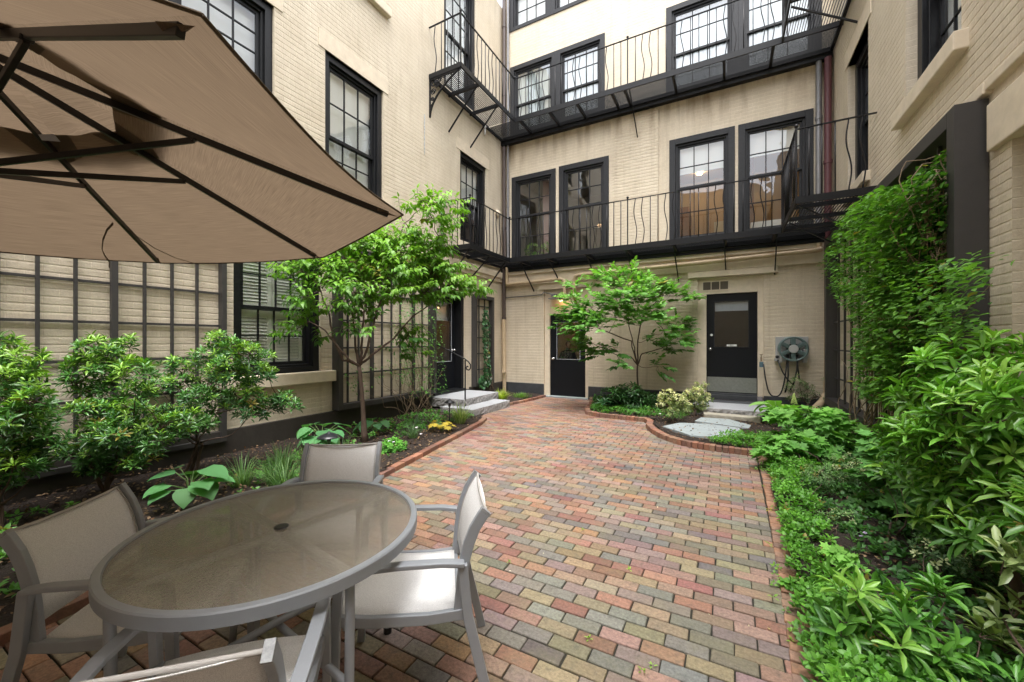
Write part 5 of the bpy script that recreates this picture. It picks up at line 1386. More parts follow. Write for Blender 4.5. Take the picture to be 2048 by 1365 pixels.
# big-leaved shrubs on the right
src = (0, 0, 1)
fR = lambda u, v: 2.65 - (u - 1800) / 250 * .65
pads = pads_from([(1985, 700, 65), (1900, 735, 60), (2050, 760, 80), (1860, 790, 60), (1950, 820, 85), (1825, 860, 60), (1900, 890, 85), (2010, 890, 90), (1840, 950, 70), (1910, 970, 80), (2000, 990, 85), (2080, 900, 90), (2090, 1000, 90), (1900, 1050, 60), (1980, 1070, 70), (2060, 1090, 80), (2120, 800, 100), (2140, 1050, 110), (1800, 900, 35)], fR, src, .18, .5)
shrub('broadleaf_shrub', 'big broad-leaved shrub filling the right edge below the dark trellis post', 'shrub', (1.3, 3.0, .05), pads, 560, 9, .115, .27, (.055, .15, .025), (.18, .42, .05), up=.8, elev=(40, 95), lime=((.27, .5, .08), .8), r0=.03, twig=.003)
fF = lambda u, v: 1.62 + (1365 - v) / 240 * .25
pads = pads_from([(1690, 1165, 45), (1750, 1205, 50), (1680, 1235, 50), (1760, 1265, 55), (1720, 1320, 60), (1830, 1240, 45), (1890, 1195, 40), (1850, 1300, 60), (1800, 1350, 60), (1920, 1350, 60), (1990, 1390, 80), (1700, 1390, 60), (1860, 1400, 80), (2080, 1400, 80)], fF, src, .08, .6)
shrub('broadleaf_shrub', 'bright green low shrub with long glossy leaves at the bottom right corner', 'shrub', (.72, 1.75, .05), pads, 560, 8, .105, .27, (.045, .13, .025), (.13, .34, .05), up=1.1, elev=(30, 90), lime=((.24, .47, .08), .5), twig=.003)
pads = pads_from([(1960, 1275, 45), (2020, 1235, 40), (2045, 1290, 50), (1985, 1320, 45), (2010, 1110, 26), (2065, 1130, 35)], lambda u, v: 1.72, src, .05, .6)
shrub('spotted_shrub', 'pale yellowish-green spotted leaves at the right edge behind the bright low shrub', 'shrub', (1.0, 1.95, .05), pads, 420, 7, .10, .34, (.13, .19, .06), (.30, .38, .17), up=1.2, elev=(30, 90))

# lobed-leaf shrubs (oak-leaf hydrangea look)
def lobed_shrub(label, base, pads, dens, L, lo, hi, group=None, k=5, T=OAK):
    return shrub('hydrangea', label, 'shrub', base, pads, dens, k, L, .95, lo, hi, T=T, mat='needle', elev=(55, 100), up=1.6, group=group, trunk='bark', stems=3, r0=.009, r1=.006)
GH = 'lobed-leaf shrubs in the right bed'
pads = pads_from([(1560, 828, 35), (1610, 835, 35), (1660, 840, 40), (1710, 868, 45), (1580, 880, 45), (1640, 885, 50), (1690, 905, 40), (1560, 940, 35), (1610, 945, 45), (1670, 945, 40), (1540, 905, 30), (1575, 985, 30)], lambda u, v: 4.9 - (v - 830) / 150 * .6, src, .15, .5)
hyd = lobed_shrub('bright green lobed-leaf shrub with pale flower cones in front of the hose reel', (.72, 5.0, .05), pads, 330, .12, (.08, .22, .04), (.19, .42, .08), GH)
for u, v in ((1588, 800), (1566, 822), (1650, 905)):
    c = at(u, v, 5.1); mb = MB()
    for i in range(90):
        t = i / 90; a = i * 2.4; r = .028 * (1 - t) + .004; mb.ball((c[0] + r * math.cos(a), c[1] + r * math.sin(a), c[2] - .05 + .13 * t), .006, 4)
    build('flower_cone', mb, simple('pale_green_flower', (.42, .52, .16), .7), hyd)
pads = pads_from([(1755, 895, 40), (1815, 915, 45), (1765, 950, 40), (1790, 1000, 45), (1740, 1010, 35), (1845, 1000, 40), (1820, 1060, 45), (1760, 1055, 35), (1860, 1080, 40), (1730, 960, 30)], lambda u, v: 3.3, src, .15, .55)
lobed_shrub('mid green lobed-leaf shrub tucked left of the big broad-leaved shrub', (.98, 3.6, .05), pads, 300, .11, (.05, .14, .035), (.12, .30, .07), GH)
pads = pads_from([(1670, 1110, 18), (1655, 1180, 18), (1590, 1215, 25), (1640, 1225, 25)], lambda u, v: 2.3, src, .05, .6)
lobed_shrub('small light green lobed seedling beside the low bright shrub', (.5, 2.1, .05), pads, 500, .07, (.10, .26, .04), (.2, .42, .08), GH)

# small-leaved variegated box-like shrubs
def box_shrub(label, base, pads, dens, lo, hi, L=.024, group='small-leaved variegated shrubs', k=7, lime=((.42, .47, .25), .5)):
    return shrub('box_shrub', label, 'shrub', base, pads, dens, k, L, .5, lo, hi, T=OVAL, mat='needle', elev=(30, 100), up=.6, stems=4, r0=.006, r1=.004, tf=.2, twig=.0015, group=group, lime=lime)
pads = pads_from([(1690, 935, 35), (1720, 955, 35), (1640, 955, 35), (1680, 985, 40), (1630, 995, 35), (1715, 1005, 35)], lambda u, v: 3.75, src, .1, .8)
box_shrub('grey-green small-leaved shrub just below the bright lobed-leaf shrub', (.72, 4.0, .05), pads, 4200, (.05, .12, .04), (.16, .27, .10))
pads = pads_from([(1655, 1055, 35), (1690, 1040, 25), (1625, 1085, 35), (1600, 1065, 30), (1670, 1095, 35)], lambda u, v: 3.0, src, .1, .8)
box_shrub('speckled small-leaved shrub next to the narrow brick ends', (.52, 3.15, .05), pads, 4600, (.05, .13, .04), (.17, .29, .11))
pads = pads_from([(1880, 1120, 45), (1940, 1140, 50), (2000, 1160, 45), (1850, 1090, 25), (1900, 1165, 40), (2050, 1180, 40)], lambda u, v: 2.35, src, .1, .7)
box_shrub('dark small-leaved shrub in the shade under the big broad-leaved shrub', (.95, 2.35, .05), pads, 3800, (.03, .07, .025), (.09, .16, .07))
GV = 'cream variegated shrubs beside the right-hand door'
def cream(label, base, pads): return shrub('variegated_shrub', label, 'shrub', base, pads, 1500, 8, .042, .5, (.10, .17, .05), (.42, .45, .22), T=OVAL, mat='needle', elev=(20, 95), up=.8, stems=3, r0=.012, r1=.007, tf=.3, group=GV, lime=((.66, .64, .38), 1.2))
cream('cream and green variegated shrub nearest the curved brick edging', (-.80, 7.4, .05), pads_from([(1335, 790, 18), (1352, 800, 20), (1330, 812, 18), (1365, 815, 20), (1345, 825, 14), (1320, 797, 8)], 6.95, src, .12, .7))
cream('taller cream and green variegated shrub beside the rough granite step', (-.52, 8.2, .05), pads_from([(1402, 772, 14), (1392, 788, 20), (1408, 795, 18), (1380, 803, 18), (1398, 812, 18), (1375, 790, 12)], 7.6, src, .12, .7))

# dark clump by the young tree, olive shrub under the hose reel
shrub('evergreen_perennial', 'dark glossy clump of fingered leaves at the foot of the young tree', 'plant', (-2.05, 8.5, .05), pads_from([(1225, 790, 25), (1260, 782, 28), (1290, 795, 25), (1240, 805, 28), (1275, 808, 28), (1205, 800, 18), (1310, 800, 14)], 8.3, src, .25, .5), 420, 8, .13, .27, (.02, .06, .02), (.05, .15, .035), elev=(45, 100), up=1.3)
shrub('evergreen_shrub', 'sparse olive-green shrub under the hose reel', 'shrub', (1.25, 9.2, .05), pads_from([(1600, 760, 14), (1585, 775, 14), (1615, 775, 16), (1600, 795, 20), (1630, 795, 18), (1650, 755, 8), (1660, 775, 10), (1580, 800, 12)], 7.75, src, .15, .7), 520, 7, .06, .33, (.05, .10, .035), (.16, .24, .07), tf=.6)

# ---- trees: sprays of hanging leaves on arching twigs
def spray_set(P0, dirs, L, nleaf, leafL, w, col, T=DROOP, droop=.9, side=.55):
    Ps = []; Ds = []; Us = []; Cs = []; stems = []
    for p, d, c in zip(P0, dirs, col):
        d = d / np.linalg.norm(d); s = np.cross(d, (0, 0, 1.0)); s /= max(1e-6, np.linalg.norm(s)); l = L * RNG.uniform(.6, 1.2); pts = []
        for i in range(nleaf):
            t = (i + .6) / nleaf; q = p + d * l * t + np.array([0, 0, -.18 * l * t * t]); pts.append(q)
            sg = 1 if i % 2 else -1
            dd = d * (.55 if i < nleaf - 1 else 1.2) + s * sg * side * RNG.uniform(.7, 1.3) * (1 if i < nleaf - 1 else .1) + np.array([0, 0, -droop * RNG.uniform(.3, 1.0)])
            Ps.append(q); Ds.append(dd); Us.append(np.array([RNG.uniform(-.6, .6), RNG.uniform(-.9, .3), 1]) + d * .5); Cs.append(c * (1 + RNG.uniform(-.13, .13)))
        stems.append([p] + pts[::2] + [pts[-1]])
    n = len(Ps)
    V = leaf_arrays(np.array(Ps), np.array(Ds), np.array(Us), leafL * RNG.uniform(.7, 1.15, n), w, T)
    return (V, T, np.clip(np.array(Cs), .003, .9)), stems
def tree(name, label, base, fork, pads, dens, L, nleaf, leafL, w, lo, hi, r0, r1, mat='green_leaf', T=DROOP, limbs=(), lime=None, droop=.9):
    o = thing(name, label, 'tree', tuple(base)); cen = np.array(fork)
    C, O, Tt = sample_pads(pads, dens, .1)
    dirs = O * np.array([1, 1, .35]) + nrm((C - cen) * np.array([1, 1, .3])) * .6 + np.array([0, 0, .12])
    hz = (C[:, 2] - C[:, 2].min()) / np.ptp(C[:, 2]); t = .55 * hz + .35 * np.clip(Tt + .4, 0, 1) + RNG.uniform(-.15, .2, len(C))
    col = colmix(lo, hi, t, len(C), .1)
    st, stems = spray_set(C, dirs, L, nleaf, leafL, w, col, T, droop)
    V = st[0]; V[..., 0] = np.clip(V[..., 0], LX + .02, RX - .02); V[..., 1] = np.minimum(V[..., 1], BY - .02)
    leaf_mesh('foliage', [st], M[mat], o)
    mb = MB(); mb.tube(wiggle(base, fork, 8, .012), [r0 * (1.25 - .5 * min(1, i / 3)) * (1 - .02 * i) for i in range(9)], 12)
    build('trunk', mb, M['bark'], o, smooth=True)
    mb = MB(); nodes = [np.array(fork)]
    for pts in limbs:
        n = len(pts); P_ = [np.array(fork)] + [np.array(p) for p in pts]; sm = []
        for i in range(len(P_) - 1):
            for k_ in range(4): t_ = k_ / 4; sm.append(P_[i] * (1 - t_) + P_[i + 1] * t_ + RNG.normal(size=3) * .006)
        sm.append(P_[-1]); mb.tube(sm, [max(.005, r1 * (1 - .8 * i / len(sm))) for i in range(len(sm))], 8); nodes += sm[3:]
    NN = list(nodes)
    for c, R, H in sorted(pads, key=lambda p: np.linalg.norm(p[0] - cen)):
        q = NN[int(np.argmin([np.linalg.norm(c - z) for z in NN]))]; mb.tube(wiggle(q, c, 5, .06, -.04), [.0065 - .0007 * i for i in range(6)], 5); NN.append(c)
    NA = np.array(NN)
    for s in stems:
        if RNG.random() < .6:
            q = NA[int(np.argmin(np.linalg.norm(NA - s[0], axis=1)))]; mb.tube([q] + wiggle(q, s[0], 2, .06)[1:] + s[1:], .0022, 4, cap=False)
    build('limb', mb, M['bark'], o, smooth=True)
    return o
cv8 = (560, 380, 2.625)
fT = lambda u, v: 5.35 + (u - 600) / 380 * .9
pads = pads_from([(100, 400, 60), (200, 385, 70), (50, 440, 30), (300, 330, 70), (420, 300, 80), (250, 470, 80), (350, 430, 90), (500, 340, 90), (620, 330, 90), (720, 330, 100), (480, 450, 90), (600, 440, 100), (720, 440, 100), (820, 420, 80), (880, 500, 80), (960, 510, 60), (1040, 505, 35), (120, 560, 60), (180, 640, 60), (110, 720, 45), (50, 745, 35), (380, 540, 80), (500, 560, 80), (620, 540, 70), (760, 540, 80), (560, 270, 60), (680, 230, 55), (640, 90, 30), (740, 60, 45), (830, 60, 50), (920, 90, 35), (800, 150, 60), (870, 180, 40), (830, 240, 30), (400, 740, 45), (680, 770, 60), (640, 850, 35), (740, 860, 25), (200, 780, 25), (430, 640, 70), (330, 620, 50), (520, 260, 50), (800, 300, 70), (870, 400, 60)], fT, cv8, .28, .7)
tb0 = (-4.50, 3.95, 0.02); tfk = at(718, 732, 5.55)
L8 = lambda pts: [at(560 + x / 2.625, 380 + y / 2.625, 5.5 + f) for x, y, f in pts]
tree('slender_tree', 'slender multi-limbed young tree with bright drooping leaves in front of the left trellis', tb0, tfk, pads, 760, .22, 7, .10, .52, (.05, .15, .022), (.21, .40, .035), .043, .02,
     limbs=[L8([(330, 890, 0), (280, 780, -.05), (255, 640, -.1), (200, 500, -.2), (110, 420, -.25)]), L8([(350, 880, -.1), (240, 740, -.2), (150, 690, -.3)]), L8([(395, 800, .1), (380, 600, .1), (370, 420, .1)]),
            L8([(450, 860, .0), (490, 700, .1), (560, 480, .3), (650, 180, .6), (760, 80, .8)]), L8([(480, 870, .1), (600, 780, .3), (700, 660, .5), (850, 560, .8), (1000, 510, 1.0)]), L8([(430, 830, .1), (440, 640, .1), (520, 420, .2), (640, 330, .5)])])
cv6 = (980, 480, 2.7676)
pads = pads_from([(640, 220, 60), (760, 220, 70), (880, 250, 60), (700, 320, 75), (820, 330, 75), (950, 300, 60), (1050, 310, 45), (1130, 320, 28), (560, 380, 65), (470, 400, 55), (430, 450, 40), (500, 470, 60), (600, 480, 60), (700, 430, 65), (820, 430, 60), (910, 420, 55), (540, 570, 50), (600, 620, 40), (700, 610, 40), (715, 690, 30), (960, 500, 45), (1060, 470, 50), (1040, 550, 45), (980, 610, 45), (930, 700, 32), (880, 550, 35), (450, 330, 35), (455, 260, 15)], 8.25, cv6, .45, .95)
L6 = lambda pts: [at(980 + x / 2.7676, 480 + y / 2.7676, 8.4 + f) for x, y, f in pts]
tree('young_tree', 'young tree with oval green leaves growing between the two back doors', (-1.66, 8.75, 0.03), at(1275, 730, 8.45), pads, 560, .26, 8, .13, .52, (.05, .15, .028), (.17, .37, .06), .028, .016, T=OVAL, droop=.35,
     limbs=[L6([(800, 600, 0), (770, 480, 0), (760, 300, .1)]), L6([(840, 630, .1), (950, 600, .2), (1050, 520, .2)]), L6([(780, 560, -.1), (620, 500, -.2), (470, 410, -.3)]), L6([(815, 560, .1), (850, 400, .1), (960, 310, .1), (1100, 310, .1)]), L6([(780, 650, .1), (700, 640, 0), (560, 570, -.1)])])

# ---- climbers
def on_plane_x(u, v, x):
    r = at(u, v, 1) - np.array([0, 0, EYE]); t = x / r[0]; return np.array([x, r[1] * t, EYE + r[2] * t])
def in_poly(x, y, poly):
    c = False; n = len(poly)
    for i in range(n):
        xa, ya = poly[i]; xb, yb = poly[(i + 1) % n]
        if (ya > y) != (yb > y) and x < (xb - xa) * (y - ya) / (yb - ya) + xa: c = not c
    return c
def climber(name, label, poly, n, xa, xb, L, w, lo, hi, base, T=OVAL, stems=14, mat='green_leaf', dens=None, stem_mat='vine_stem', outx=-1, group=None, srad=.004, droop=-.45, clump=0):
    o = thing(name, label, 'climbing plant', base, group); P = []; us = [p[0] for p in poly]; vs_ = [p[1] for p in poly]
    while len(P) < n:
        u, v = RNG.uniform(min(us), max(us)), RNG.uniform(min(vs_), max(vs_))
        if in_poly(u, v, poly) and (dens is None or RNG.random() < dens(u, v)): P.append(on_plane_x(u, v, RNG.uniform(xa, xb)))
    P = np.array(P)
    if clump:
        q = rnd_unit(len(P) * clump) * RNG.uniform(.2, 1, (len(P) * clump, 1)) * np.array([.10, .13, .055]); P = np.repeat(P, clump, 0) + q
        P[:, 0] = np.clip(P[:, 0], LX + .03, RX - .05); P = P[(P[:, 1] > 4.56) | ((P[:, 2] < 2.0) & (P[:, 2] > 1.45) & (RNG.random(len(P)) < .14))]
    m = len(P)
    m = len(P)
    D = np.stack([outx * RNG.uniform(.2, 1, m), RNG.uniform(-1, 1, m), RNG.uniform(-.6, .35, m) + droop * .3], 1)
    U = np.stack([outx * RNG.uniform(.1, .7, m), RNG.uniform(-.3, .3, m), np.ones(m)], 1)
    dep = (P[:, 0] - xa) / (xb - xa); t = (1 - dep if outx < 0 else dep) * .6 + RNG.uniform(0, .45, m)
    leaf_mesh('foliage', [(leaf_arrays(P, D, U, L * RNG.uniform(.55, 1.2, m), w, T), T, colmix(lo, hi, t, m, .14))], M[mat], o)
    mb = MB()
    for s in range(stems):
        q = P[RNG.integers(m)].copy(); b = np.array(base) + np.array([0, RNG.uniform(-.5, .5), 0]); pts = []
        y0 = q[1] + RNG.uniform(-.4, .4); k = 14
        for i in range(k + 1):
            t_ = i / k; pts.append((xb * .5 + xa * .5 + .06 * math.sin(7 * t_ + s) , b[1] + (q[1] - b[1]) * t_ ** .7 + .09 * math.sin(9 * t_ + s * 2) * min(1, t_ * 3, (1 - t_) * 3), b[2] + (q[2] - b[2]) * t_ + .03 * math.sin(15 * t_ + s)))
        mb.tube(pts, [srad * (1.4 - .9 * i / k) for i in range(k + 1)], 5)
    build('stem', mb, M[stem_mat], o, smooth=True)
    return o
z6 = lambda x, y: (1640 + x / 2.527, 160 + y / 2.527)
poly = [z6(*p) for p in [(70, 800), (170, 640), (330, 550), (440, 540), (560, 450), (640, 370), (700, 330), (770, 310), (790, 450), (790, 900), (870, 880), (900, 960), (800, 1000), (800, 1365), (760, 1620), (640, 1720), (210, 1600), (190, 1300), (150, 1150), (40, 1050), (30, 900)]]
def dv(u, v):
    x, y = (u - 1640) * 2.527, (v - 160) * 2.527
    if 640 < x and y < 860: return .35
    if x < 190: return .45
    if y > 1550: return .8
    return .8 + .2 * math.sin(x * .03) * math.sin(y * .024)
climber('climbing_vine', 'dense climbing vine covering the trellis on the right wall', poly, 3300, 1.2, 1.68, .062, .68, (.03, .10, .018), (.125, .28, .045), (1.5, 6.4, .05), stems=30, dens=dv, srad=.0055, clump=9, droop=0)
vb = MB()
for s in range(16):    # bare, tangled old stems near the dark post
    u0, v0 = z6(RNG.uniform(640, 780), RNG.uniform(330, 520)); u1, v1 = z6(RNG.uniform(620, 780), RNG.uniform(900, 1400)); p = on_plane_x(u0, v0, 1.56); q = on_plane_x(u1, v1, 1.56)
    vb.tube([(w_[0] + RNG.uniform(-.03, .02), max(4.66, w_[1] + RNG.uniform(-.05, .05)), w_[2] + RNG.uniform(-.03, .03)) for w_ in wiggle(p, q, 12, .08)], .0045, 5)
tag(build('bare_vine_stems', vb, M['vine_stem'], smooth=True), 'tangle of bare pale vine stems just left of the dark trellis post', 'vine stems')
poly8 = [(560 + x / 2.625, 380 + y / 2.625) for x, y in [(620, 560), (800, 540), (860, 700), (860, 900), (880, 1060), (700, 1100), (640, 1010), (560, 960), (480, 1060), (400, 1090), (340, 1000), (330, 900), (450, 930), (600, 880), (560, 740)]]
climber('climbing_rose', 'thin straggly climber on the trellis behind the slender tree', poly8, 900, LX + .12, LX + .32, .055, .55, (.035, .11, .022), (.10, .25, .04), (-5.3, 6.0, .05), stems=30, outx=1, srad=.0035, dens=lambda u, v: .9 if u > 800 else .4)
pI = [(905 + 0, 0)]
ivp = [(964, 620), (974, 612), (980, 650), (978, 700), (982, 760), (975, 775), (958, 775), (957, 755), (968, 745), (966, 690)]
climber('ivy', 'dark green ivy climbing the right side of the narrow trellis', ivp, 420, LX + .1, LX + .2, .085, 1.0, (.015, .05, .02), (.035, .11, .035), (-5.4, 8.75, .05), T=IVY, stems=4, outx=1, mat='gloss_leaf', droop=-3)
climber('ivy', 'thin strand of ivy climbing the left wall beside the end of the lower balcony', [(880, 408), (888, 408), (890, 500), (886, 540), (880, 540), (882, 470)], 130, LX + .03, LX + .1, .07, 1.0, (.03, .09, .02), (.07, .2, .04), (-5.5, 6.9, 2.6), T=IVY, stems=2, outx=1, droop=-3)

# ---- grasses
def tuft(label, c, n, L, r, lo, hi, w=.007, spread=1.0, group='grass-like tufts in the beds', name='grass_tuft', edge=None):
    o = thing(name, label, 'grass tuft', (c[0], c[1], .04), group); V = []; F = []; Cc = []; seg = 6
    for i in range(n):
        a = RNG.uniform(0, 2 * PI); d = np.array([math.cos(a), math.sin(a), 0]); s = np.array([-d[1], d[0], 0]); p = np.array([c[0], c[1], c[2] if len(c) > 2 else .04]) + d * RNG.uniform(0, r)
        l = L * RNG.uniform(.6, 1.15); lean = RNG.uniform(.15, 1.0) * spread; col = np.array(lo) + (np.array(hi) - np.array(lo)) * RNG.random(); b = len(V)
        for k in range(seg + 1):
            t = k / seg; q = p + d * l * lean * t ** 1.3 * .8 + np.array([0, 0, l * (t - .62 * lean * t * t * 1.15)]); ww = w * (1 - t ** 2.2) + .0006
            V += [q - s * ww / 2, q + s * ww / 2]; Cc += [col, col]
        F += [(b + 2 * k, b + 2 * k + 1, b + 2 * k + 3, b + 2 * k + 2) for k in range(seg)]
    V = np.array(V); F = np.array(F); npmesh('blades', V, np.full(len(F), 4), F.ravel(), M['green_leaf'], o, np.array(Cc)); return o
LT = 'dark green strappy grass tuft in the bed between the table and the left wall'
for x, y in ((-3.95, 2.35), (-3.75, 2.75), (-4.05, 2.8), (-3.7, 2.3), (-4.3, 2.65), (-3.9, 3.1), (-4.15, 2.15)): tuft(LT, (x, y), 120, .38, .08, (.05, .13, .04), (.20, .34, .12), .007, group='strappy grass tufts behind the table')
tuft('white-edged grass clump at the lower granite step, beside the tall path light', (-4.08, 5.65), 170, .42, .1, (.11, .22, .05), (.42, .48, .2), .011, .9)
tuft('yellow-green grass clump in front of the narrow ivy trellis', (-4.75, 8.25), 200, .36, .12, (.25, .38, .04), (.52, .62, .12), .013, .9)
tuft('low fine green grass patch in the far left corner by the plinth', (-4.55, 8.9), 260, .16, .26, (.09, .22, .03), (.2, .4, .06), .006, .6)
tuft('dusty green grass tuft under the slender tree, close to the left edging', (-3.98, 4.35), 90, .34, .05, (.06, .13, .06), (.16, .27, .13), .007, 1.0)
tuft('dusty green grass tuft between the yellow plant and the wall', (-4.45, 4.95), 70, .28, .05, (.06, .13, .06), (.14, .24, .12), .007, 1.0)

# ---- hostas and low perennials
def broad(name, label, c, leaves, L, lo, hi, T=HEART, w=.95, h=.25, mat='needle', cat='plant', spread=.2, group=None, az=None):
    o = thing(name, label, cat, (c[0], c[1], .04), group); P = []; D = []; U = []; mb = MB()
    for i in range(leaves):
        a = (i * 2.4 + RNG.uniform(-.3, .3)) if az is None else az[i % len(az)]; d = np.array([math.cos(a), math.sin(a), 0]); hh = h * RNG.uniform(.6, 1.15); sp = spread * RNG.uniform(.5, 1.2)
        p = np.array([c[0], c[1], .05]) + d * sp + np.array([0, 0, hh]); P.append(p); D.append(d + np.array([0, 0, RNG.uniform(-.75, .1)])); U.append(np.array([0, 0, 1]) + d * .25)
        mb.tube([(c[0], c[1], .03), (c[0] + d[0] * sp * .3, c[1] + d[1] * sp * .3, .05 + hh * .7), tuple(p)], .004, 5)
    n = leaves; leaf_mesh('leaves', [(leaf_arrays(np.array(P), np.array(D), np.array(U), L * RNG.uniform(.7, 1.15, n), w, T), T, colmix(lo, hi, RNG.random(n), n, .08))], M[mat], o)
    build('stalk', mb, simple('green_stalk', (.12, .2, .06), .6), o, smooth=True); return o
GHs = 'large-leaved hostas in the left bed'
broad('hosta', 'blue-green hosta with big heart-shaped leaves between the shaded chair and the table', (-4.12, 1.72), 14, .2, (.06, .17, .06), (.10, .26, .09), h=.26, spread=.2, group=GHs)
broad('hosta', 'blue-green hosta with big leaves behind the nearer path light', (-4.75, 3.45), 16, .24, (.06, .18, .07), (.10, .27, .10), h=.26, spread=.22, group=GHs)
broad('hosta', 'smaller dark hosta just right of the slender tree trunk', (-4.75, 4.35), 8, .2, (.04, .12, .05), (.07, .18, .07), h=.2, spread=.2, group=GHs)
broad('coral_bells', 'yellow-orange lobed-leaf plant by the left brick edging', (-3.93, 4.95), 26, .09, (.38, .30, .04), (.56, .44, .07), T=OAK, w=1.3, h=.14, spread=.13)
shrub('low_perennial', 'small bright green mound beside the left brick edging', 'plant', (-3.75, 3.75, .04), [(np.array([-3.75, 3.75, .11]), .16, .1)], 6000, 6, .035, .8, (.06, .2, .03), (.14, .36, .06), T=OVAL, mat='needle', stems=1, tf=.1, elev=(30, 95))
shrub('low_perennial', 'small green seedlings at the corner of the table and the shaded chair', 'plant', (-3.35, 1.6, .04), [(np.array([-3.35, 1.6, .1]), .1, .07), (np.array([-3.5, 1.45, .08]), .06, .05)], 5000, 5, .045, .7, (.06, .2, .03), (.16, .38, .06), T=OVAL, mat='needle', stems=1, tf=.1, elev=(30, 95))
broad('hosta', 'light green pale-edged hosta at the right end of the rough granite step', (.75, 8.0), 12, .28, (.14, .34, .06), (.24, .46, .12), h=.36, spread=.22)

# potted plant indoors on the first window's ledge
pp = thing('potted_plant', 'potted flowering plant inside the leftmost first-floor window', 'plant', (-4.5, BY + .45, 3.72))
mb = MB(); mb.box(-5.1, BY + .32, 3.62, -4.0, BY + .62, 3.66); mb.lathe((-4.85, BY + .45, 3.66), [(.09, 0), (.12, .18)], 16); mb.lathe((-4.4, BY + .45, 3.66), [(.09, 0), (.12, .18)], 16); build('pot', mb, M['white'], pp)
C = np.concatenate([rnd_unit(60) * .2 + np.array([-4.85, BY + .45, 4.0]), rnd_unit(60) * .2 + np.array([-4.4, BY + .45, 3.98])]); C[:, 1] = np.maximum(C[:, 1], BY + .2)
leaf_mesh('foliage', [rosette_set(C, rnd_unit(120) + np.array([0, 0, .8]), 6, .06, .5, colmix((.08, .2, .04), (.3, .4, .16), RNG.random(120), 120))], M['needle'], pp)

# ---- ground cover, litter
def cover(name, label, cat, areas, dens, L, lo, hi, T=OVAL, w=.6, mat='green_leaf'):
    S_ = []
    for (poly, h, dn) in areas:
        xs = [p[0] for p in poly]; ys = [p[1] for p in poly]; A_ = (max(xs) - min(xs)) * (max(ys) - min(ys)); n = int(A_ * dens * dn)
        P = np.stack([RNG.uniform(min(xs), max(xs), n), RNG.uniform(min(ys), max(ys), n)], 1); P = P[[in_poly(p[0], p[1], poly) for p in P]]
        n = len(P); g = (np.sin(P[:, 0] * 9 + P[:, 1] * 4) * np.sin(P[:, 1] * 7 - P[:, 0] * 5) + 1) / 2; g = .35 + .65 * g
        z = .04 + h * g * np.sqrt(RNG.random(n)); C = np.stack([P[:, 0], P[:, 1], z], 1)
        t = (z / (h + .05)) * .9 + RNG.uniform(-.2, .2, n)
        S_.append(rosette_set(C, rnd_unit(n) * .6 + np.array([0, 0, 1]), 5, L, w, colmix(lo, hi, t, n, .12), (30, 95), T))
    return tag(leaf_mesh(name, S_, M[mat], None), label, cat, kind='stuff')
cover('ground_cover', 'bright small-leaved ground cover along the right bed and spilling over its brick ends', 'ground cover',
      [([(.40, 5.75), (.38, 4.5), (.34, 3.4), (.30, 2.3), (.26, 1.2), (.9, 1.2), (.8, 2.3), (.62, 3.3), (.72, 4.6), (.9, 5.8)], .17, 1.15), ([(.3, 1.1), (.34, 2.6), (.6, 2.6), (.75, 1.1)], .24, .9), ([(-.25, 6.1), (.3, 6.05), (.6, 5.6), (.9, 6.6), (.35, 7.0), (-.1, 6.6)], .13, .9)], 900, .036, (.04, .13, .02), (.15, .36, .05))
cover('ground_cover', 'low dark green ground cover in the middle and back of the right bed', 'ground cover',
      [([(.75, 1.0), (1.75, 1.0), (1.75, 9.2), (1.2, 9.0), (.7, 7.2), (.9, 5.6), (.7, 4.4)], .12, 1.0), ([(1.0, 5.0), (1.7, 5.0), (1.7, 8.6), (1.0, 8.4)], .4, .6)], 330, .045, (.022, .07, .02), (.07, .19, .04))
cover('ground_cover', 'fine green ground cover in front of the dark clump between the two back doors', 'ground cover',
      [([(-2.78, 9.4), (-2.5, 8.0), (-2.36, 7.75), (-2.1, 7.62), (-1.3, 7.6), (-1.1, 7.9), (-1.3, 8.3), (-2.0, 8.4), (-2.4, 9.2)], .14, 1.0), ([(-1.2, 7.9), (-.9, 7.6), (-.6, 7.9), (-.8, 8.5), (-1.3, 8.6)], .12, .6)], 650, .032, (.035, .11, .02), (.10, .27, .04))
cover('ground_cover', 'scattered small weeds on the soil of the left bed', 'ground cover',
      [([(-5.3, 4.0), (-4.1, 4.0), (-4.1, 6.2), (-5.3, 6.3)], .1, 1.6), ([(-4.7, 2.0), (-3.5, 2.0), (-3.6, 3.8), (-4.7, 3.8)], .07, 1.2), ([(-4.9, -.5), (-3.3, -.5), (-3.4, 1.2), (-4.9, 1.2)], .12, 1.6)], 60, .05, (.04, .13, .03), (.12, .3, .05))
# trailing tips reaching over the right brick ends, weeds in the joints
n = 60; P = np.stack([RNG.uniform(.28, .5, n), RNG.uniform(1.6, 5.6, n), RNG.uniform(.01, .06, n)], 1); P[:, 0] -= (P[:, 1] < 3.4) * .06
tag(leaf_mesh('trailing_weeds', [rosette_set(P, rnd_unit(n) * .5 + np.array([0, 0, 1]), 5, .026, .6, colmix((.08, .2, .03), (.20, .36, .05), RNG.random(n), n), (50, 95), OVAL)], M['green_leaf'], None), 'yellowish trailing sprigs creeping over the narrow brick ends', 'weeds', kind='stuff')
P = np.array([(*[q for q in at(u, v, 1)[:2]], 0) for u, v in ((1178, 1272), (1430, 1365), (1485, 1350), (1165, 1060), (1250, 1140), (1040, 1280))]); 
for i, (u, v) in enumerate(((1178, 1280), (1285, 1345), (1305, 1335), (1165, 1062), (1258, 1142), (1018, 1128))):
    r = at(u, v, 1) - np.array([0, 0, EYE]); t = -EYE / r[2]; P[i] = (r[0] * t, r[1] * t, .006)
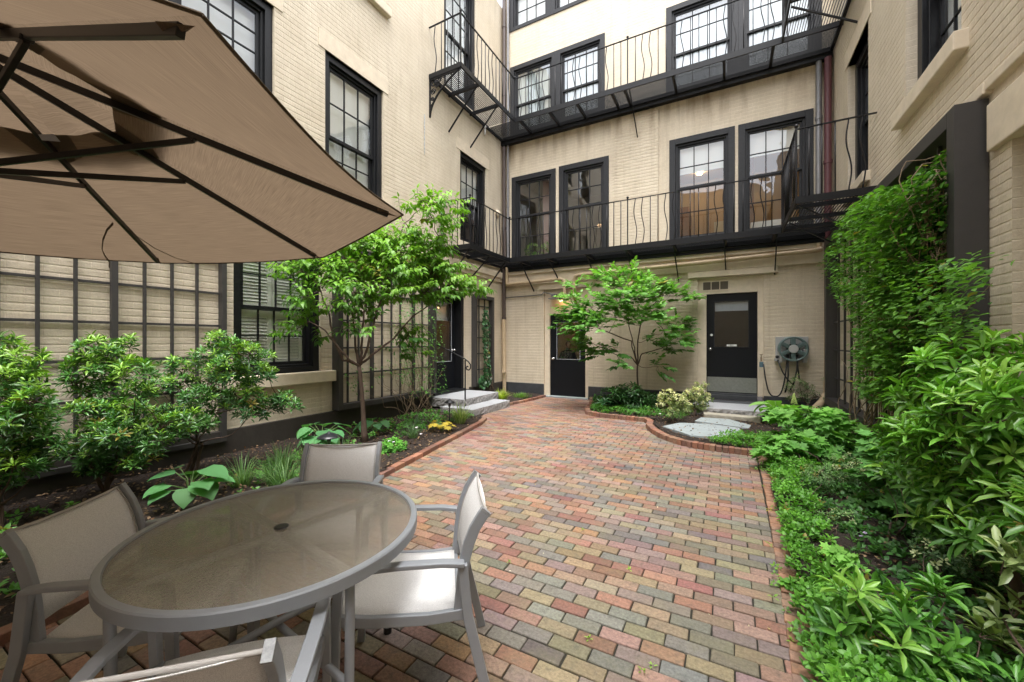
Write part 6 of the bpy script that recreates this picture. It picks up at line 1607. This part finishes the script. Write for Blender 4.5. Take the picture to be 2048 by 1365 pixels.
tag(leaf_mesh('joint_weeds', [rosette_set(P, rnd_unit(len(P)) * .3 + np.array([0, 0, 1]), 6, .02, .5, colmix((.10, .22, .03), (.22, .38, .06), RNG.random(len(P)), len(P)), (35, 90), OVAL)], M['green_leaf'], None), 'tiny weeds growing in the joints of the brick paving', 'weeds', kind='stuff')
def litter(name, label, poly, n, z, L, cols, w=.6):
    P = []
    xs = [p[0] for p in poly]; ys = [p[1] for p in poly]
    while len(P) < n:
        x, y = RNG.uniform(min(xs), max(xs)), RNG.uniform(min(ys), max(ys))
        if in_poly(x, y, poly): P.append((x, y, z + RNG.uniform(0, .03)))
    c = np.array(cols)[RNG.integers(len(cols), size=n)] * (1 + RNG.uniform(-.3, .3, (n, 1)))
    d = rnd_unit(n) * np.array([1, 1, .25]); tag(leaf_mesh(name, [(leaf_arrays(np.array(P), d, rnd_unit(n) * .3 + np.array([0, 0, 1]), L * RNG.uniform(.4, 1.3, n), w, OVAL), OVAL, np.clip(c, 0, 1))], M['needle'], None), label, 'leaf litter', kind='stuff')
BC = [(.10, .055, .03), (.16, .09, .05), (.22, .14, .08), (.05, .03, .02), (.3, .2, .12)]
litter('leaf_litter', 'bark chips and dead leaves on the left bed', [(-5.5, -1), (-3.1, -1), (-3.25, 3), (-3.85, 5.9), (-4.1, 6.2), (-5.5, 6.2)], 5200, .055, .035, BC)
litter('leaf_litter', 'bark chips and dead leaves on the right and far beds', [(-2.7, 9.5), (-2.4, 7.8), (-1.2, 7.6), (-.9, 6.5), (-.4, 6.1), (.45, 6.0), (.3, 1.2), (1.7, 1.2), (1.7, 9.5)], 4200, .06, .035, BC)
litter('fallen_petals', 'small pale petals and bits scattered on the brick paving', [(-3.1, 1), (.2, 1), (.2, 5.8), (-1.0, 6.4), (-3.6, 6.0)], 45, .004, .018, [(.6, .5, .38), (.7, .68, .6), (.4, .3, .15)])
# flowers
def flowers(label, pts, r, col, name='flower_cluster'):
    mb = MB()
    for p in pts:
        for k in range(5):
            a = k * 2 * PI / 5 + RNG.uniform(0, 1); q = Vector((p[0] + r * .6 * math.cos(a), p[1] + r * .6 * math.sin(a), p[2] + RNG.uniform(-.3, .3) * r)); mb.ball(q, r * .55, 5, .5)
    tag(build(name, mb, col, smooth=True), label, 'flowers', None)
lil = simple('lilac_petal', (.55, .45, .68), .6)
flowers('lilac flowers low in the right bed below the speckled shrub', [tuple(at(u, v, 2.75)) for u, v in ((1672, 1107), (1688, 1100), (1700, 1108), (1712, 1112), (1722, 1072), (1730, 1066), (1715, 1100))], .011, lil)
flowers('white flowers in the soil left of the bright green mound', [tuple(at(u, v, 5.05)) for u, v in ((778, 882), (787, 884), (842, 868), (833, 855), (768, 900))], .016, M['petal'])
flowers('small white flowers by the curved bed next to the cream variegated shrub', [tuple(at(u, v, 6.9)) for u, v in ((1368, 818), (1320, 828), (1574, 860), (1580, 868), (1568, 866))], .016, M['petal'])

# ================================================================== CAMERA, LIGHT
cam = bpy.data.cameras.new('camera'); co = bpy.data.objects.new('camera', cam); COL.objects.link(co)
co.location = (0, 0, EYE); co.rotation_euler = (PI / 2, 0, TH); cam.sensor_width = 36; cam.lens = FPX / 2048 * 36; cam.shift_y = 1.5 / 2048
cam.clip_start = .03; cam.clip_end = 500; SC.camera = co
SUN_EL, SUN_AZ = math.radians(71), math.radians(150)     # azimuth clockwise from +Y
w = bpy.data.worlds.new('World'); SC.world = w; w.use_nodes = True; nt = w.node_tree
bg = nt.nodes['Background']; sky = nt.nodes.new('ShaderNodeTexSky'); sky.sky_type = 'NISHITA'; sky.sun_disc = False; sky.sun_elevation = SUN_EL; sky.sun_rotation = SUN_AZ; sky.dust_density = 4; sky.air_density = 1.0
hs = nt.nodes.new('ShaderNodeHueSaturation'); hs.inputs['Saturation'].default_value = .22
nt.links.new(sky.outputs[0], hs.inputs['Color']); nt.links.new(hs.outputs[0], bg.inputs['Color']); bg.inputs['Strength'].default_value = .15
sl = bpy.data.lights.new('sun', 'SUN'); sl.energy = .55; sl.angle = math.radians(40); sl.color = (1, .96, .9); so = bpy.data.objects.new('sun', sl); COL.objects.link(so)
d = Vector((math.sin(SUN_AZ) * math.cos(SUN_EL), math.cos(SUN_AZ) * math.cos(SUN_EL), math.sin(SUN_EL))); so.rotation_euler = d.to_track_quat('Z', 'Y').to_euler(); so.location = (0, 0, 20)
vs = SC.view_settings; vs.view_transform = 'Standard'; vs.look = 'None'; vs.gamma = 1; vs.exposure = 2.1
SC.cycles.max_bounces = 10; SC.cycles.diffuse_bounces = 6; SC.cycles.transparent_max_bounces = 12; SC.cycles.sample_clamp_indirect = 6
SC.cycles.use_denoising = True
